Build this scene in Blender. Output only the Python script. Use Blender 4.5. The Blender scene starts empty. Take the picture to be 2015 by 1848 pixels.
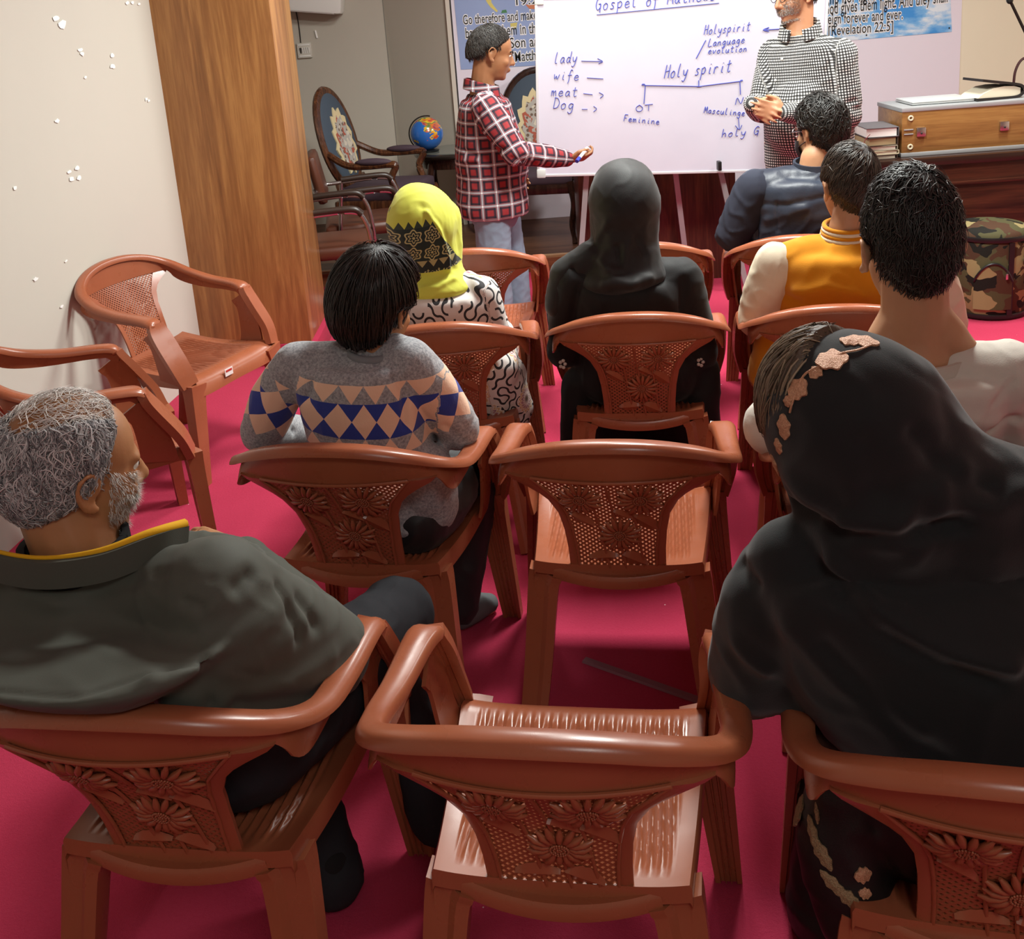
import bpy, bmesh, math, random
import numpy as np
from mathutils import Vector, Matrix, Euler
from math import sin, cos, pi, radians, sqrt, atan2
random.seed(7); rng = np.random.default_rng(7)
scene = bpy.context.scene
COL = scene.collection

# ---------------------------------------------------------------- camera, world, lights, exposure
CAM_H, PITCH, ROLL, FPX = 1.73, radians(14.0), radians(4.2), 2018.0
_F = Vector((0, cos(PITCH), -sin(PITCH))); _R = Vector((1, 0, 0)); _U = Vector((0, sin(PITCH), cos(PITCH)))
_r = _R*cos(ROLL) - _U*sin(ROLL); _u = _R*sin(ROLL) + _U*cos(ROLL)
cd = bpy.data.cameras.new('camera'); cam = bpy.data.objects.new('camera', cd); COL.objects.link(cam)
cd.sensor_width = 36.0; cd.lens = 36.0*FPX/2015.0; cd.shift_y = -(924.0-504.0)/2015.0
cd.clip_start = 0.05; cd.clip_end = 60
M3 = Matrix((( _r.x, _u.x, -_F.x), (_r.y, _u.y, -_F.y), (_r.z, _u.z, -_F.z)))
cam.matrix_world = Matrix.Translation((0, 0, CAM_H)) @ M3.to_4x4()
scene.camera = cam
def ray(x, y): return _F + _r*((x-1007.5)/FPX) - _u*((y-504.0)/FPX)
def at_y(x, y, Y):
    d = ray(x, y); return Vector((0, 0, CAM_H)) + d*(Y/d.y)
def at_z(x, y, z):
    d = ray(x, y); return Vector((0, 0, CAM_H)) + d*((z-CAM_H)/d.z)

wd = bpy.data.worlds.new('world'); scene.world = wd; wd.use_nodes = True
wd.node_tree.nodes['Background'].inputs[0].default_value = (0.93, 1.0, 1.0, 1)
wd.node_tree.nodes['Background'].inputs[1].default_value = 0.36
def area(name, loc, rot, sx, sy, power, col=(0.97, 1.0, 0.95)):
    l = bpy.data.lights.new(name, 'AREA'); l.shape = 'RECTANGLE'; l.size = sx; l.size_y = sy; l.energy = power; l.color = col
    o = bpy.data.objects.new(name, l); COL.objects.link(o); o.location = loc; o.rotation_euler = rot
    return o
area('ceiling_panel_light', (0.75, 3.55, 2.93), (0, 0, 0), 0.55, 0.55, 105)
area('ceiling_panel_light.001', (0.2, 5.1, 2.93), (0, 0, 0), 0.55, 0.55, 52)
area('ceiling_panel_light.002', (2.6, 4.9, 2.93), (0, 0, 0), 0.55, 0.55, 76)
area('ceiling_panel_light.003', (0.5, -0.8, 2.93), (0, 0, 0), 0.8, 0.8, 22)
scene.view_settings.view_transform = 'Standard'; scene.view_settings.look = 'None'
scene.view_settings.exposure = 0.2; scene.view_settings.gamma = 1.0
scene.view_settings.use_curve_mapping = False

# ---------------------------------------------------------------- node helper
def lin(c):
    c = c.lstrip('#'); v = [int(c[i:i+2], 16)/255 for i in (0, 2, 4)]
    return tuple((x/12.92 if x <= 0.04045 else ((x+0.055)/1.055)**2.4) for x in v) + (1,)
class X:
    """a float socket with arithmetic"""
    def __init__(s, nt, sock): s.nt, s.s = nt, sock
    def _op(s, op, *o):
        n = s.nt.nodes.new('ShaderNodeMath'); n.operation = op
        for i, v in enumerate((s,)+o):
            if isinstance(v, X): s.nt.links.new(v.s, n.inputs[i])
            else: n.inputs[i].default_value = float(v)
        return X(s.nt, n.outputs[0])
    def __add__(s, o): return s._op('ADD', o)
    def __radd__(s, o): return s._op('ADD', o)
    def __sub__(s, o): return s._op('SUBTRACT', o)
    def __rsub__(s, o): return (s*-1)+o
    def __mul__(s, o): return s._op('MULTIPLY', o)
    def __rmul__(s, o): return s._op('MULTIPLY', o)
    def __truediv__(s, o): return s._op('DIVIDE', o)
    def fr(s): return s._op('FRACT')
    def fl(s): return s._op('FLOOR')
    def abs(s): return s._op('ABSOLUTE')
    def sin(s): return s._op('SINE')
    def cos(s): return s._op('COSINE')
    def sqrt(s): return s._op('SQRT')
    def lt(s, o): return s._op('LESS_THAN', o)
    def gt(s, o): return s._op('GREATER_THAN', o)
    def min(s, o): return s._op('MINIMUM', o)
    def max(s, o): return s._op('MAXIMUM', o)
    def atan2(s, o): return s._op('ARCTAN2', o)
    def mod(s, o): return s._op('FLOORED_MODULO', o)
    def clamp(s):
        r = s._op('ADD', 0.0); r.s.node.use_clamp = True; return r
class MT:
    def __init__(s, name, col='#808080', rough=0.6, metal=0.0, spec=0.5, coat=0.0, sheen=0.0):
        s.m = bpy.data.materials.new(name); s.m.use_nodes = True; s.nt = s.m.node_tree
        s.b = s.nt.nodes['Principled BSDF']
        c = lin(col) if isinstance(col, str) else col
        s.b.inputs['Base Color'].default_value = c; s.b.inputs['Roughness'].default_value = rough
        s.b.inputs['Metallic'].default_value = metal; s.b.inputs['Specular IOR Level'].default_value = spec
        s.b.inputs['Coat Weight'].default_value = coat; s.b.inputs['Sheen Weight'].default_value = sheen
        s.m.diffuse_color = c
    def N(s, t, **k):
        n = s.nt.nodes.new(t)
        for a, v in k.items(): setattr(n, a, v)
        return n
    def L(s, a, b): s.nt.links.new(a.s if isinstance(a, X) else a, b)
    def coords(s, kind='Object'):
        return s.N('ShaderNodeTexCoord').outputs[kind]
    def attr(s, name='pat'):
        return s.N('ShaderNodeAttribute', attribute_name=name).outputs['Vector']
    def xyz(s, vec):
        n = s.N('ShaderNodeSeparateXYZ'); s.L(vec, n.inputs[0]); return [X(s.nt, o) for o in n.outputs]
    def mapv(s, vec, sc=(1, 1, 1), rot=(0, 0, 0), loc=(0, 0, 0)):
        n = s.N('ShaderNodeMapping'); s.L(vec, n.inputs[0]); n.inputs['Scale'].default_value = sc
        n.inputs['Rotation'].default_value = rot; n.inputs['Location'].default_value = loc; return n.outputs[0]
    def noise(s, vec, scale, detail=3, rough=0.5, dist=0.0):
        n = s.N('ShaderNodeTexNoise'); s.L(vec, n.inputs['Vector']); n.inputs['Scale'].default_value = scale
        n.inputs['Detail'].default_value = detail; n.inputs['Roughness'].default_value = rough; n.inputs['Distortion'].default_value = dist
        return X(s.nt, n.outputs[0])
    def vor(s, vec, scale, out='Distance', feature='F1'):
        n = s.N('ShaderNodeTexVoronoi', feature=feature); s.L(vec, n.inputs['Vector']); n.inputs['Scale'].default_value = scale
        return X(s.nt, n.outputs[out])
    def mix(s, f, a, b):
        n = s.N('ShaderNodeMix', data_type='RGBA')
        if isinstance(f, X): s.L(f, n.inputs[0])
        else: n.inputs[0].default_value = f
        for v, i in ((a, 6), (b, 7)):
            if isinstance(v, str): n.inputs[i].default_value = lin(v)
            elif isinstance(v, tuple): n.inputs[i].default_value = v
            else: s.L(v, n.inputs[i])
        return n.outputs[2]
    def ramp(s, f, stops):
        n = s.N('ShaderNodeValToRGB'); s.L(f, n.inputs[0]); e = n.color_ramp.elements
        while len(e) < len(stops): e.new(0.5)
        for i, (p, c) in enumerate(stops):
            e[i].position = p; e[i].color = lin(c) if isinstance(c, str) else (c, c, c, 1)
        return n.outputs[0]
    def col(s, c): s.L(c, s.b.inputs['Base Color']); return s
    def rough(s, c): s.L(c, s.b.inputs['Roughness']); return s
    def bump(s, h, strength=0.3, dist=0.01):
        n = s.N('ShaderNodeBump'); s.L(h, n.inputs['Height']); n.inputs['Strength'].default_value = strength
        n.inputs['Distance'].default_value = dist; s.L(n.outputs[0], s.b.inputs['Normal']); return s
def smooth01(x, a, b): return ((x-a)/(b-a)).clamp()

# ---------------------------------------------------------------- mesh helpers
class G:
    """vertices and faces being collected for ONE mesh object"""
    def __init__(s): s.v = []; s.f = []
    def add(s, v, f):
        o = len(s.v); s.v += [tuple(p) for p in v]; s.f += [tuple(i+o for i in q) for q in f]; return s
    def xf(s, M):
        s.v = [tuple(M @ Vector(p)) for p in s.v]; return s
    def join(s, g): return s.add(g.v, g.f)
    def box(s, c, d, M=None, bev=0.0):
        bm = bmesh.new(); bmesh.ops.create_cube(bm, size=1.0)
        for v in bm.verts: v.co = Vector((v.co.x*d[0], v.co.y*d[1], v.co.z*d[2]))
        if bev > 0: bmesh.ops.bevel(bm, geom=bm.edges[:], offset=bev, segments=2, affect='EDGES', profile=0.6)
        T = Matrix.Translation(c) if M is None else Matrix.Translation(c) @ M
        bm.verts.index_update()
        s.add([T @ v.co for v in bm.verts], [[v.index for v in f.verts] for f in bm.faces]); bm.free(); return s
    def ring_loft(s, rings, close=True, cap=True):
        n = len(rings[0]); o = []
        for r in rings: o += list(r)
        f = []
        for i in range(len(rings)-1):
            for j in range(n if close else n-1):
                k = (j+1) % n; f.append((i*n+j, i*n+k, (i+1)*n+k, (i+1)*n+j))
        if cap:
            f.append(tuple(range(n))[::-1]); f.append(tuple((len(rings)-1)*n+j for j in range(n)))
        return s.add(o, f)
    def sweep(s, path, prof, up=(0, 0, 1), cap=True):
        """prof(t, i) -> [(side, up)]; side = tangent x up"""
        path = [Vector(p) for p in path]; up = Vector(up); rings = []; n = len(path)
        for i, p in enumerate(path):
            t = (path[min(i+1, n-1)]-path[max(i-1, 0)]).normalized()
            sd = t.cross(up)
            if sd.length < 1e-4: sd = Vector((1, 0, 0))
            sd.normalize(); u2 = sd.cross(t)
            rings.append([p+sd*a+u2*b for a, b in prof(i/(n-1), i)])
        return s.ring_loft(rings, True, cap)
    def tube(s, path, r, seg=10, up=None, cap=True):
        path = [Vector(p) for p in path]; n = len(path)
        R = r if callable(r) else ((lambda t: r) if not isinstance(r, (list, tuple)) else (lambda t: r[min(int(round(t*(n-1))), n-1)]))
        d = (path[-1]-path[0]).normalized()
        if up is None: up = (0, 0, 1) if abs(d.z) < 0.8 else (0, 1, 0)
        return s.sweep(path, lambda t, i: [(R(t)*cos(2*pi*k/seg), R(t)*sin(2*pi*k/seg)) for k in range(seg)], up, cap)
    def ell(s, c, r, M=None, nu=20, nv=14):
        v = []; f = []
        for i in range(nv+1):
            a = pi*i/nv
            for j in range(nu):
                b = 2*pi*j/nu; v.append(Vector((r[0]*sin(a)*cos(b), r[1]*sin(a)*sin(b), r[2]*cos(a))))
        for i in range(nv):
            for j in range(nu):
                k = (j+1) % nu; f.append((i*nu+j, (i+1)*nu+j, (i+1)*nu+k, i*nu+k))
        T = Matrix.Translation(c) if M is None else Matrix.Translation(c) @ M
        return s.add([T @ p for p in v], f)
    def lathe(s, prof, c=(0, 0, 0), seg=32):
        rings = [[(c[0]+r*cos(2*pi*k/seg), c[1]+r*sin(2*pi*k/seg), c[2]+z) for k in range(seg)] for r, z in prof]
        return s.ring_loft(rings, True, True)
    def prism(s, outline, h, M=None):
        n = len(outline); v = [(x, y, -h/2) for x, y in outline]+[(x, y, h/2) for x, y in outline]
        f = [tuple(range(n))[::-1], tuple(range(n, 2*n))]+[(i, (i+1) % n, n+(i+1) % n, n+i) for i in range(n)]
        if M is not None: v = [M @ Vector(p) for p in v]
        return s.add(v, f)
    def cone(s, pts, rad, seg=10):
        """capsule chain: a tapered limb with round ends"""
        pts = [Vector(p) for p in pts]
        P, R = [pts[0]], [rad[0]]
        for i in range(len(pts)-1):
            for k in range(1, 5):
                t = k/4; P.append(pts[i].lerp(pts[i+1], t)); R.append(rad[i]+(rad[i+1]-rad[i])*t)
        s.tube(P, R, seg)
        for p, r in zip(pts, rad): s.ell(p, (r, r, r), None, seg, 8)
        return s
def crv(pts, n=8):
    """catmull-rom through points"""
    P = [Vector(p) for p in pts]; P = [P[0]*2-P[1]]+P+[P[-1]*2-P[-2]]; o = []
    for i in range(1, len(P)-2):
        for k in range(n):
            t = k/n; a, b, c, d = P[i-1], P[i], P[i+1], P[i+2]
            o.append(0.5*((2*b)+(c-a)*t+(2*a-5*b+4*c-d)*t*t+(3*b-a-3*c+d)*t**3))
    o.append(P[-2]); return o
def ob(name, g, mat, parent=None, smooth=40, loc=None, rotz=0.0):
    me = bpy.data.meshes.new(name); me.from_pydata(g.v, [], g.f); me.update()
    bm = bmesh.new(); bm.from_mesh(me); bmesh.ops.recalc_face_normals(bm, faces=bm.faces); bm.to_mesh(me); bm.free()
    if smooth:
        me.shade_smooth()
        if smooth < 180: me.set_sharp_from_angle(angle=radians(smooth))
    mats = mat if isinstance(mat, (list, tuple)) else [mat]
    for m in mats: me.materials.append(m.m if isinstance(m, MT) else m)
    o = bpy.data.objects.new(name, me); COL.objects.link(o)
    if parent: o.parent = parent
    if loc is not None: o.location = loc
    if rotz: o.rotation_euler = (0, 0, rotz)
    return o
def tag(o, label=None, cat=None, group=None, kind=None):
    if label: o['label'] = label
    if cat: o['category'] = cat
    if group: o['group'] = group
    if kind: o['kind'] = kind
    return o
def empty(name, loc, rz, label, cat, group=None):
    o = bpy.data.objects.new(name, None); COL.objects.link(o); o.location = loc; o.rotation_euler = (0, 0, rz)
    o.empty_display_size = 0.1
    return tag(o, label, cat, group)
def struct(name, g, mat, smooth=0):
    return tag(ob(name, g, mat, None, smooth), kind='structure')
def copy_tree(o, parent=None):
    c = o.copy(); COL.objects.link(c)
    if parent: c.parent = parent
    for ch in list(o.children): copy_tree(ch, c)
    return c

# ---------------------------------------------------------------- setting materials
def wall_mat(name, col, blotch=0.04):
    m = MT(name, col, 0.75, spec=0.25); v = m.coords()
    n = m.noise(v, 1.3, 4, 0.6); c = lin(col); d = tuple(x*(1-blotch*2) for x in c[:3])+(1,)
    m.col(m.mix(n, c, d)); m.bump(m.noise(v, 90, 2), 0.05, 0.002); return m
M_WALL = wall_mat('cream_wall_paint', '#c9c6bb')
M_WALLB = wall_mat('grey_beige_wall_paint', '#c4bcae')
M_WALLR = wall_mat('pale_yellow_wall_paint', '#ece3cb')
M_LAV = wall_mat('pale_lavender_panel', '#e8dfea', 0.015)
M_CEIL = MT('ceiling_white', '#e9e6e0', 0.9)
def carpet():
    m = MT('crimson_carpet', '#b01f3e', 0.95, spec=0.08, sheen=0.06); v = m.coords()
    a = m.noise(v, 3.0, 4, 0.6); b = m.noise(v, 420, 2, 0.6)
    m.b.inputs['Sheen Tint'].default_value = (1, .6, .7, 1)
    c2 = m.noise(v, 130, 3, 0.7); l = m.vor(v, 9); k = m.mix(a*0.45+b*0.25+c2*.4, '#a0213f', '#c23f5c'); k = m.mix(l.lt(.022), k, '#e8c9c9'); m.col(k); m.bump(b*.5+c2*.7, 0.6, 0.005); return m
M_CARPET = carpet()
def wood(name, c1, c2, c3, axis='z', scale=1.0, rough=0.4, coat=0.0):
    m = MT(name, c1, rough, spec=0.4, coat=coat); v = m.coords()
    sc = {'z': (14, 14, 0.9), 'x': (0.9, 14, 14), 'y': (14, 0.9, 14)}[axis]
    w = m.mapv(v, tuple(s*scale for s in sc))
    big = m.noise(w, 0.9, 5, 0.62, 1.6); fine = m.noise(m.mapv(v, tuple(s*scale*5 for s in sc)), 1.6, 3, 0.6)
    f = big*0.75+fine*0.25
    m.col(m.ramp(f, [(0.3, c2), (0.48, c1), (0.62, c3), (0.72, c1)])); m.bump(fine, 0.06, 0.002); return m
M_PILLAR = wood('honey_wood_laminate', '#9a6a3e', '#7a5130', '#b5844e', 'z', 0.8, 0.32)
M_DARKWOOD = wood('dark_rosewood', '#3c1d14', '#1e0d09', '#52291b', 'x', 0.8, 0.3)
M_DARKWOODZ = wood('dark_rosewood_upright', '#43241a', '#24120d', '#5c3424', 'z', 0.8, 0.3)
M_FLOORWOOD = wood('stage_floor_wood', '#5a3a28', '#3a2419', '#6f4a33', 'x', 0.5, 0.35)
M_CASEWOOD = wood('teak_veneer', '#8a6034', '#684624', '#9a713f', 'x', 1.2, 0.35)
M_CARVED = wood('brown_carved_wood', '#4a2c1c', '#2a1710', '#6a4229', 'z', 2.0, 0.22)
M_EDGEWOOD = wood('step_edge_wood', '#8a5a3c', '#6a422b', '#a06d4b', 'x', 1.0, 0.4)

# ---------------------------------------------------------------- the room
BY = 7.7
g = G(); g.box((1.0, 4.0, -0.05), (8.0, 13.0, 0.1)); struct('floor', g, M_CARPET)
g = G(); g.box((1.0, 4.0, 3.05), (8.0, 13.0, 0.1)); struct('ceiling', g, M_CEIL)
LX = -1.66
g = G(); wa = atan2(1.0, .115)   # the left wall runs slightly in towards the pillar
g.box((-1.61-.05-.115*3.55, 1.5, 1.5), (0.1, 7.85, 3.0), Matrix.Rotation(-atan2(.115, 1.0), 4, 'Z')); struct('wall_left', g, M_WALL)
# alcove behind the pillar: a wall facing the room, then a return towards the lavender panelling
ca = at_y(766, 150, 8.1); cb = at_y(889, 150, BY)
g = G(); g.box(((-2.6+ca.x)/2, 8.15, 1.5), (ca.x+2.6, 0.1, 3.0)); struct('wall_alcove', g, M_WALLB)
g = G(); g.box((-2.62, 6.75, 1.5), (0.1, 2.8, 3.0)); struct('wall_alcove_side', g, M_WALLB)
g = G(); g.box((-2.1, 5.45, 1.5), (1.1, 0.06, 3.0)); struct('wall_alcove_front', g, M_WALLB)
g = G(); dx, dy = cb.x-ca.x, BY-8.1; L_ = sqrt(dx*dx+dy*dy); an = atan2(dy, dx)
g.box((ca.x+dx/2-sin(an)*-0.05*-1, 8.1+dy/2+0.05, 1.5), (L_+0.02, 0.06, 3.0), Matrix.Rotation(an, 4, 'Z')); struct('wall_return', g, M_WALLB)
pr = at_y(1889, 120, BY)
g = G(); g.box(((cb.x+pr.x)/2, BY+0.03, 1.5), (pr.x-cb.x, 0.06, 3.0)); struct('wall_panelled', g, M_LAV)
g = G(); g.box((pr.x+1.0, BY+0.04, 1.5), (2.0, 0.06, 3.0)); struct('wall_back', g, M_WALLR)
g = G(); g.box((4.9, 3.0, 1.5), (0.1, 11.0, 3.0)); struct('wall_right', g, M_WALLR)
g = G(); g.box((1.0, -2.4, 1.5), (8.0, 0.1, 3.0)); struct('wall_behind', g, M_WALL)
M_DARK = MT('dark_gap', '#2b2622', 0.8)
g = G(); g.box((cb.x+0.012, BY-0.006, 1.5), (0.03, 0.022, 3.0)); struct('trim_1', g, MT('panel_edge_strip', '#cfc6b8', 0.5))
g = G(); g.box((cb.x+0.034, BY-0.003, 1.5), (0.009, 0.012, 3.0)); struct('trim_2', g, M_DARK)
# raised platform along the front wall with a wooden nosing
SZ = 0.09; SY = 6.5
g = G(); g.box((-0.1, (SY+8.1)/2+0.02, SZ/2), (5.8, 8.1-SY, SZ)); struct('floor_platform', g, M_FLOORWOOD)
g = G(); g.box((-0.1, SY-0.005, SZ*0.5), (5.8, 0.05, SZ), None, 0.004); struct('trim_3', g, M_EDGEWOOD)
g = G(); g.box((-0.1, SY+0.012, SZ+0.004), (5.8, 0.035, 0.012), None, 0.003); struct('trim_4', g, MT('nosing_strip', '#b9906c', 0.45))
# the pillar: wood cladding on a carpeted plinth
PX0, PX1, PY0, PY1 = -1.66, -1.055, 5.0, 5.5
pg = G(); pg.box(((PX0+PX1)/2, (PY0+PY1)/2+0.0, 1.56), (PX1-PX0, PY1-PY0, 2.9), None, 0.003)
pil = ob('pillar_cladding', pg, M_PILLAR, None, 30); pil.name = 'pillar'; tag(pil, 'tall square pillar clad in honey brown wood laminate beside the left wall', 'pillar', kind='structure')
g = G(); g.box(((PX0+PX1)/2+0.01, (PY0+PY1)/2, 0.055), (PX1-PX0+0.04, PY1-PY0+0.02, 0.11), None, 0.006); struct('trim_5', g, M_CARPET, 30)
# ---------------------------------------------------------------- moulded plastic armchairs
def plastic():
    m = MT('brown_moulded_plastic', '#9b5840', 0.28, spec=0.5); v = m.coords()
    n = m.noise(v, 6, 3); m.col(m.mix(n, '#925035', '#a56042')); m.bump(m.noise(v, 500, 2), 0.04, 0.001)
    m.rough(m.ramp(m.noise(v, 14, 3), [(0.3, 0.24), (0.7, 0.36)])); return m
M_PL = plastic()
_h = [(.258, .468, .630), (.259, .462, .645), (.261, .44, .655), (.264, .39, .662), (.267, .28, .672), (.268, .17, .697), (.244, .085, .738), (.182, .034, .774), (.096, .008, .797)]
RIM = crv([(-x, y, z) for x, y, z in _h]+[(0, 0, .804)]+_h[::-1], 5)
def pz(v): return .706-.284*v
def py(x, v): return .016+.135*v+.02*sin(pi*v)+.95*x*x*(1-.55*v)
def S(x, v, off=0.0): return Vector((x, py(x, v)-off, pz(v)-off*.25))   # off > 0 : towards the rear
def half(v):    # half width of the openwork
    pts = [(0, .176), (.1, .152), (.25, .120), (.4, .106), (.6, .097), (.8, .092), (1, .090)]
    for (a, p), (b, q) in zip(pts, pts[1:]):
        if v <= b: return p+(q-p)*(v-a)/(b-a)
    return .09
def half_out(v):
    pts = [(0, .236), (.05, .222), (.1, .196), (.16, .168), (.25, .145), (.4, .126), (.6, .117), (.8, .113), (1, .112), (1.2, .118)]
    for (a, p), (b, q) in zip(pts, pts[1:]):
        if v <= b: return p+(q-p)*(v-a)/(b-a)
    return .118
def build_chair():
    root = empty('plastic_armchair', (0, 0, 0), 0, 'x', 'chair')
    # rim and arms: one inverted channel
    def prof(t, i):
        e = abs(t-.5)*2; w = .043+.021*min(1, max(0, (e-.45)*3)); h = w/2; k = 1-.22*max(0, (e-.96)/.04)
        return [(-h*k, -.016), (-h*k, -.001), ((-h+.008)*k, .006), (h*.45*k, .006), (h*.72*k, .0035), (h*.92*k, -.002), ((h+.001)*k, -.007), ((h+.002)*k, -.013), ((h-.002)*k, -.014), ((h-.005)*k, -.009), ((-h+.005)*k, -.004), ((-h+.004)*k, -.016)]
    g = G(); g.sweep(RIM, prof); ob('top_rail', g, M_PL, root, 50)
    # band under the rim + frame round the openwork
    g = G(); n = len(RIM); rows = 6; th = .005
    outer = []; inner = []
    for i, p in enumerate(RIM):
        T = (RIM[min(i+1, n-1)]-RIM[max(i-1, 0)]).normalized(); sd = T.cross(Vector((0, 0, 1))).normalized()
        ax = abs(p.x)
        e = abs(i/(n-1)-.5)*2
        if e < .52:
            zb = .706
        else:
            zb = .706 + (p.z-.05-.706)*min(1, (e-.52)/.25) if e < .77 else p.z-.05
        zb = min(zb, p.z-.04)
        if e > .9: zb = p.z-.05+.025*(e-.9)/.1
        ro, ri = [], []
        for k in range(rows):
            z = p.z-.010+(zb-p.z+.010)*k/(rows-1)
            f = (p.z-z)/max(.001, p.z-.706) if e < .6 else 0
            base = Vector((p.x, p.y, z))-sd*.006
            yy = py(p.x, 0); base.y = base.y+(yy-base.y)*min(1, k/(rows-1))*min(1, max(0, (.62-e)/.22))
            bulge = .006*sin(pi*k/(rows-1))
            ro.append(base+sd*(bulge*.4)); ri.append(base-sd*th)
        outer.append(ro); inner.append(ri)
    rings = [o+i[::-1] for o, i in zip(outer, inner)]
    g.ring_loft(rings, True, True)
    def strip(fa, fb, vs, off0=.004, off1=-.003):
        rings = []
        for v in vs:
            a, b = fa(v), fb(v)
            rings.append([S(a, v, off0), S((a+b)/2, v, off0+.003), S(b, v, off0), S(b, v, off1), S(a, v, off1)])
        g.ring_loft(rings, True, True)
    vs = [0, .025, .05, .08, .12, .18, .25, .32, .4, .5, .6, .7, .8, .9, 1.0, 1.06]
    for sgn in (-1, 1): strip(lambda v: sgn*half(min(v, 1)), lambda v: sgn*half_out(v), vs)
    # bottom frame, then the lower rail that meets the seat
    xs = [(-.112+.224*k/14) for k in range(15)]
    def hb(x, vv): return vv+.045*(1-(x/.112)**2)
    g.ring_loft([[S(x, hb(x, .985), .004), S(x, hb(x, 1.03), .007), S(x, hb(x, 1.07), .004), S(x, hb(x, 1.07), -.003), S(x, hb(x, .985), -.003)] for x in xs])
    xs = [(-.15+.30*k/14) for k in range(15)]
    g.sweep([(x, .150+.02*(x/.15)**2-.012, .408-.016*(1-(x/.15)**2)) for x in xs], lambda t, i: [(-.012, -.014), (-.012, .012), (.010, .015), (.016, .006), (.014, -.014)])
    ob('backrest_frame', g, M_PL, root, 40)
    # openwork panel: diagonal bars with real gaps, raised ribs and flowers
    g = G()
    def inside(x, v): return 0 <= v <= 1+.04*(1-(x/.1)**2) and abs(x) <= half(min(max(v, 0), 1))+.002
    H = .285
    for sg in (-1, 1):
        c = -.6
        while c < .7:
            run = []
            for k in range(90):
                x = -.175+.35*k/89; s_ = (c+sg*x*.82); v = s_/H
                if inside(x, v): run.append((x, v))
                else:
                    if len(run) > 2: bar(g, run)
                    run = []
            if len(run) > 2: bar(g, run)
            c += .0125
    panel = ob('openwork_panel', g, M_PL, root, 0)
    g = G()
    for (x0, x1) in ((-.055, -.018), (-.012, .020), (.033, .063)):
        g.tube([S(x0+(x1-x0)*k/12, k/12*1.03, .004) for k in range(13)], .0032, 6)
    b = [S(-half(0)+2*half(0)*k/20, .0, .004) for k in range(21)]
    g.tube(b, .004, 6)
    for sgn in (-1, 1): g.tube([S(sgn*half(k/20), k/20, .005) for k in range(21)], .0035, 6)
    ob('rib', g, M_PL, panel, 60)
    def flower(u, v, r):
        g = G(); c = S(u, v); P = 16
        for k in range(P):
            a = 2*pi*k/P+.1; rr = r*(1+.12*(k % 2)); 
            pts = [S(u+cos(a)*q*rr, v+sin(a)*q*rr/.27, .004+.006*sin(pi*min(1, q*.95))) for q in (.25, .5, .75, 1.0)]
            g.tube(pts, [.003, .0055, .0062, .0025], 6)
        rings = []
        for q in (1.0, .8, .5, .1): rings.append([S(u+cos(2*pi*k/14)*q*r*.38, v+sin(2*pi*k/14)*q*r*.38/.27, .005+.008*sqrt(1-q*q)) for k in range(14)])
        g.ring_loft(rings, True, True)
        for q in (.28, .18, .06):
            m_ = int(20*q/.28)+1
            for k in range(m_): g.ell(S(u+cos(2*pi*k/m_)*q*r, v+sin(2*pi*k/m_)*q*r/.27, .013), (.0022, .0022, .0022), None, 6, 4)
        ob('flower_relief', g, M_PL, panel, 60)
    flower(-.072, .20, .047); flower(.062, .20, .050); flower(.010, .62, .047)
    def leaf(u0, v0, u1, v1, w):
        g = G(); d = Vector((u1-u0, (v1-v0)*.27)); nrm = Vector((-d.y, d.x)).normalized(); rings = []
        for k in range(11):
            q = k/10; ww = w*sin(pi*min(1, q*1.02))**.8*(1+.15*(k % 2))+.0015; cx = u0+(u1-u0)*q; cy = v0+(v1-v0)*q
            e1 = (cx+nrm.x*ww, cy+nrm.y*ww/.27); e2 = (cx-nrm.x*ww, cy-nrm.y*ww/.27)
            rings.append([S(e1[0], e1[1], .003), S(cx, cy, .010), S(e2[0], e2[1], .003), S(cx, cy, .002)])
        g.ring_loft(rings); ob('leaf_relief', g, M_PL, panel, 25)
    leaf(-.10, .38, -.045, .52, .013); leaf(.0, .34, .045, .44, .010); leaf(.045, .40, .10, .58, .016); leaf(-.065, .88, .005, .86, .014); leaf(.012, .84, .07, .95, .016)
    # seat with ribs, rolled front and skirt
    g = G(); nx, ny = 151, 26; V = []; F = []
    def seat(x_, t):
        y = .145+.455*t; hw = .195+.042*t-.012*max(0, (t-.9)/.1); x = x_*hw
        z = .418-.016*sin(pi*min(1, t*1.0))+.010*abs(x_)**4+.012*(1-t)**3
        if t > .86: z -= .035*((t-.86)/.14)**2
        if .08 < t < .86 and abs(x_) < .86: 
            m_ = min(1, (t-.08)/.06, (.86-t)/.05, (.86-abs(x_))/.05); z += .0045*m_*cos(2*pi*x/.0172)
        return (x, y, z)
    for j in range(ny):
        t = j/(ny-1)
        row = [seat(-1+2*i/(nx-1), t) for i in range(nx)]
        l, r = row[0], row[-1]; dk = .045
        row = [(l[0]-.004, l[1], l[2]-dk), (l[0]-.004, l[1], l[2]-.008)]+row+[(r[0]+.004, r[1], r[2]-.008), (r[0]+.004, r[1], r[2]-dk)]
        V += row
    w_ = nx+4
    last = [(x, y+.004, z-.038-.012*abs(x/.25)**2) for (x, y, z) in V[-w_:]]; V += last; first = [(x, y-.002, z-.03) for (x, y, z) in V[:w_]]; V = first+V
    for j in range(ny+1):
        for i in range(w_-1): F.append((j*w_+i, j*w_+i+1, (j+1)*w_+i+1, (j+1)*w_+i))
    g.add(V, F); ob('seat', g, M_PL, root, 50)
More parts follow.
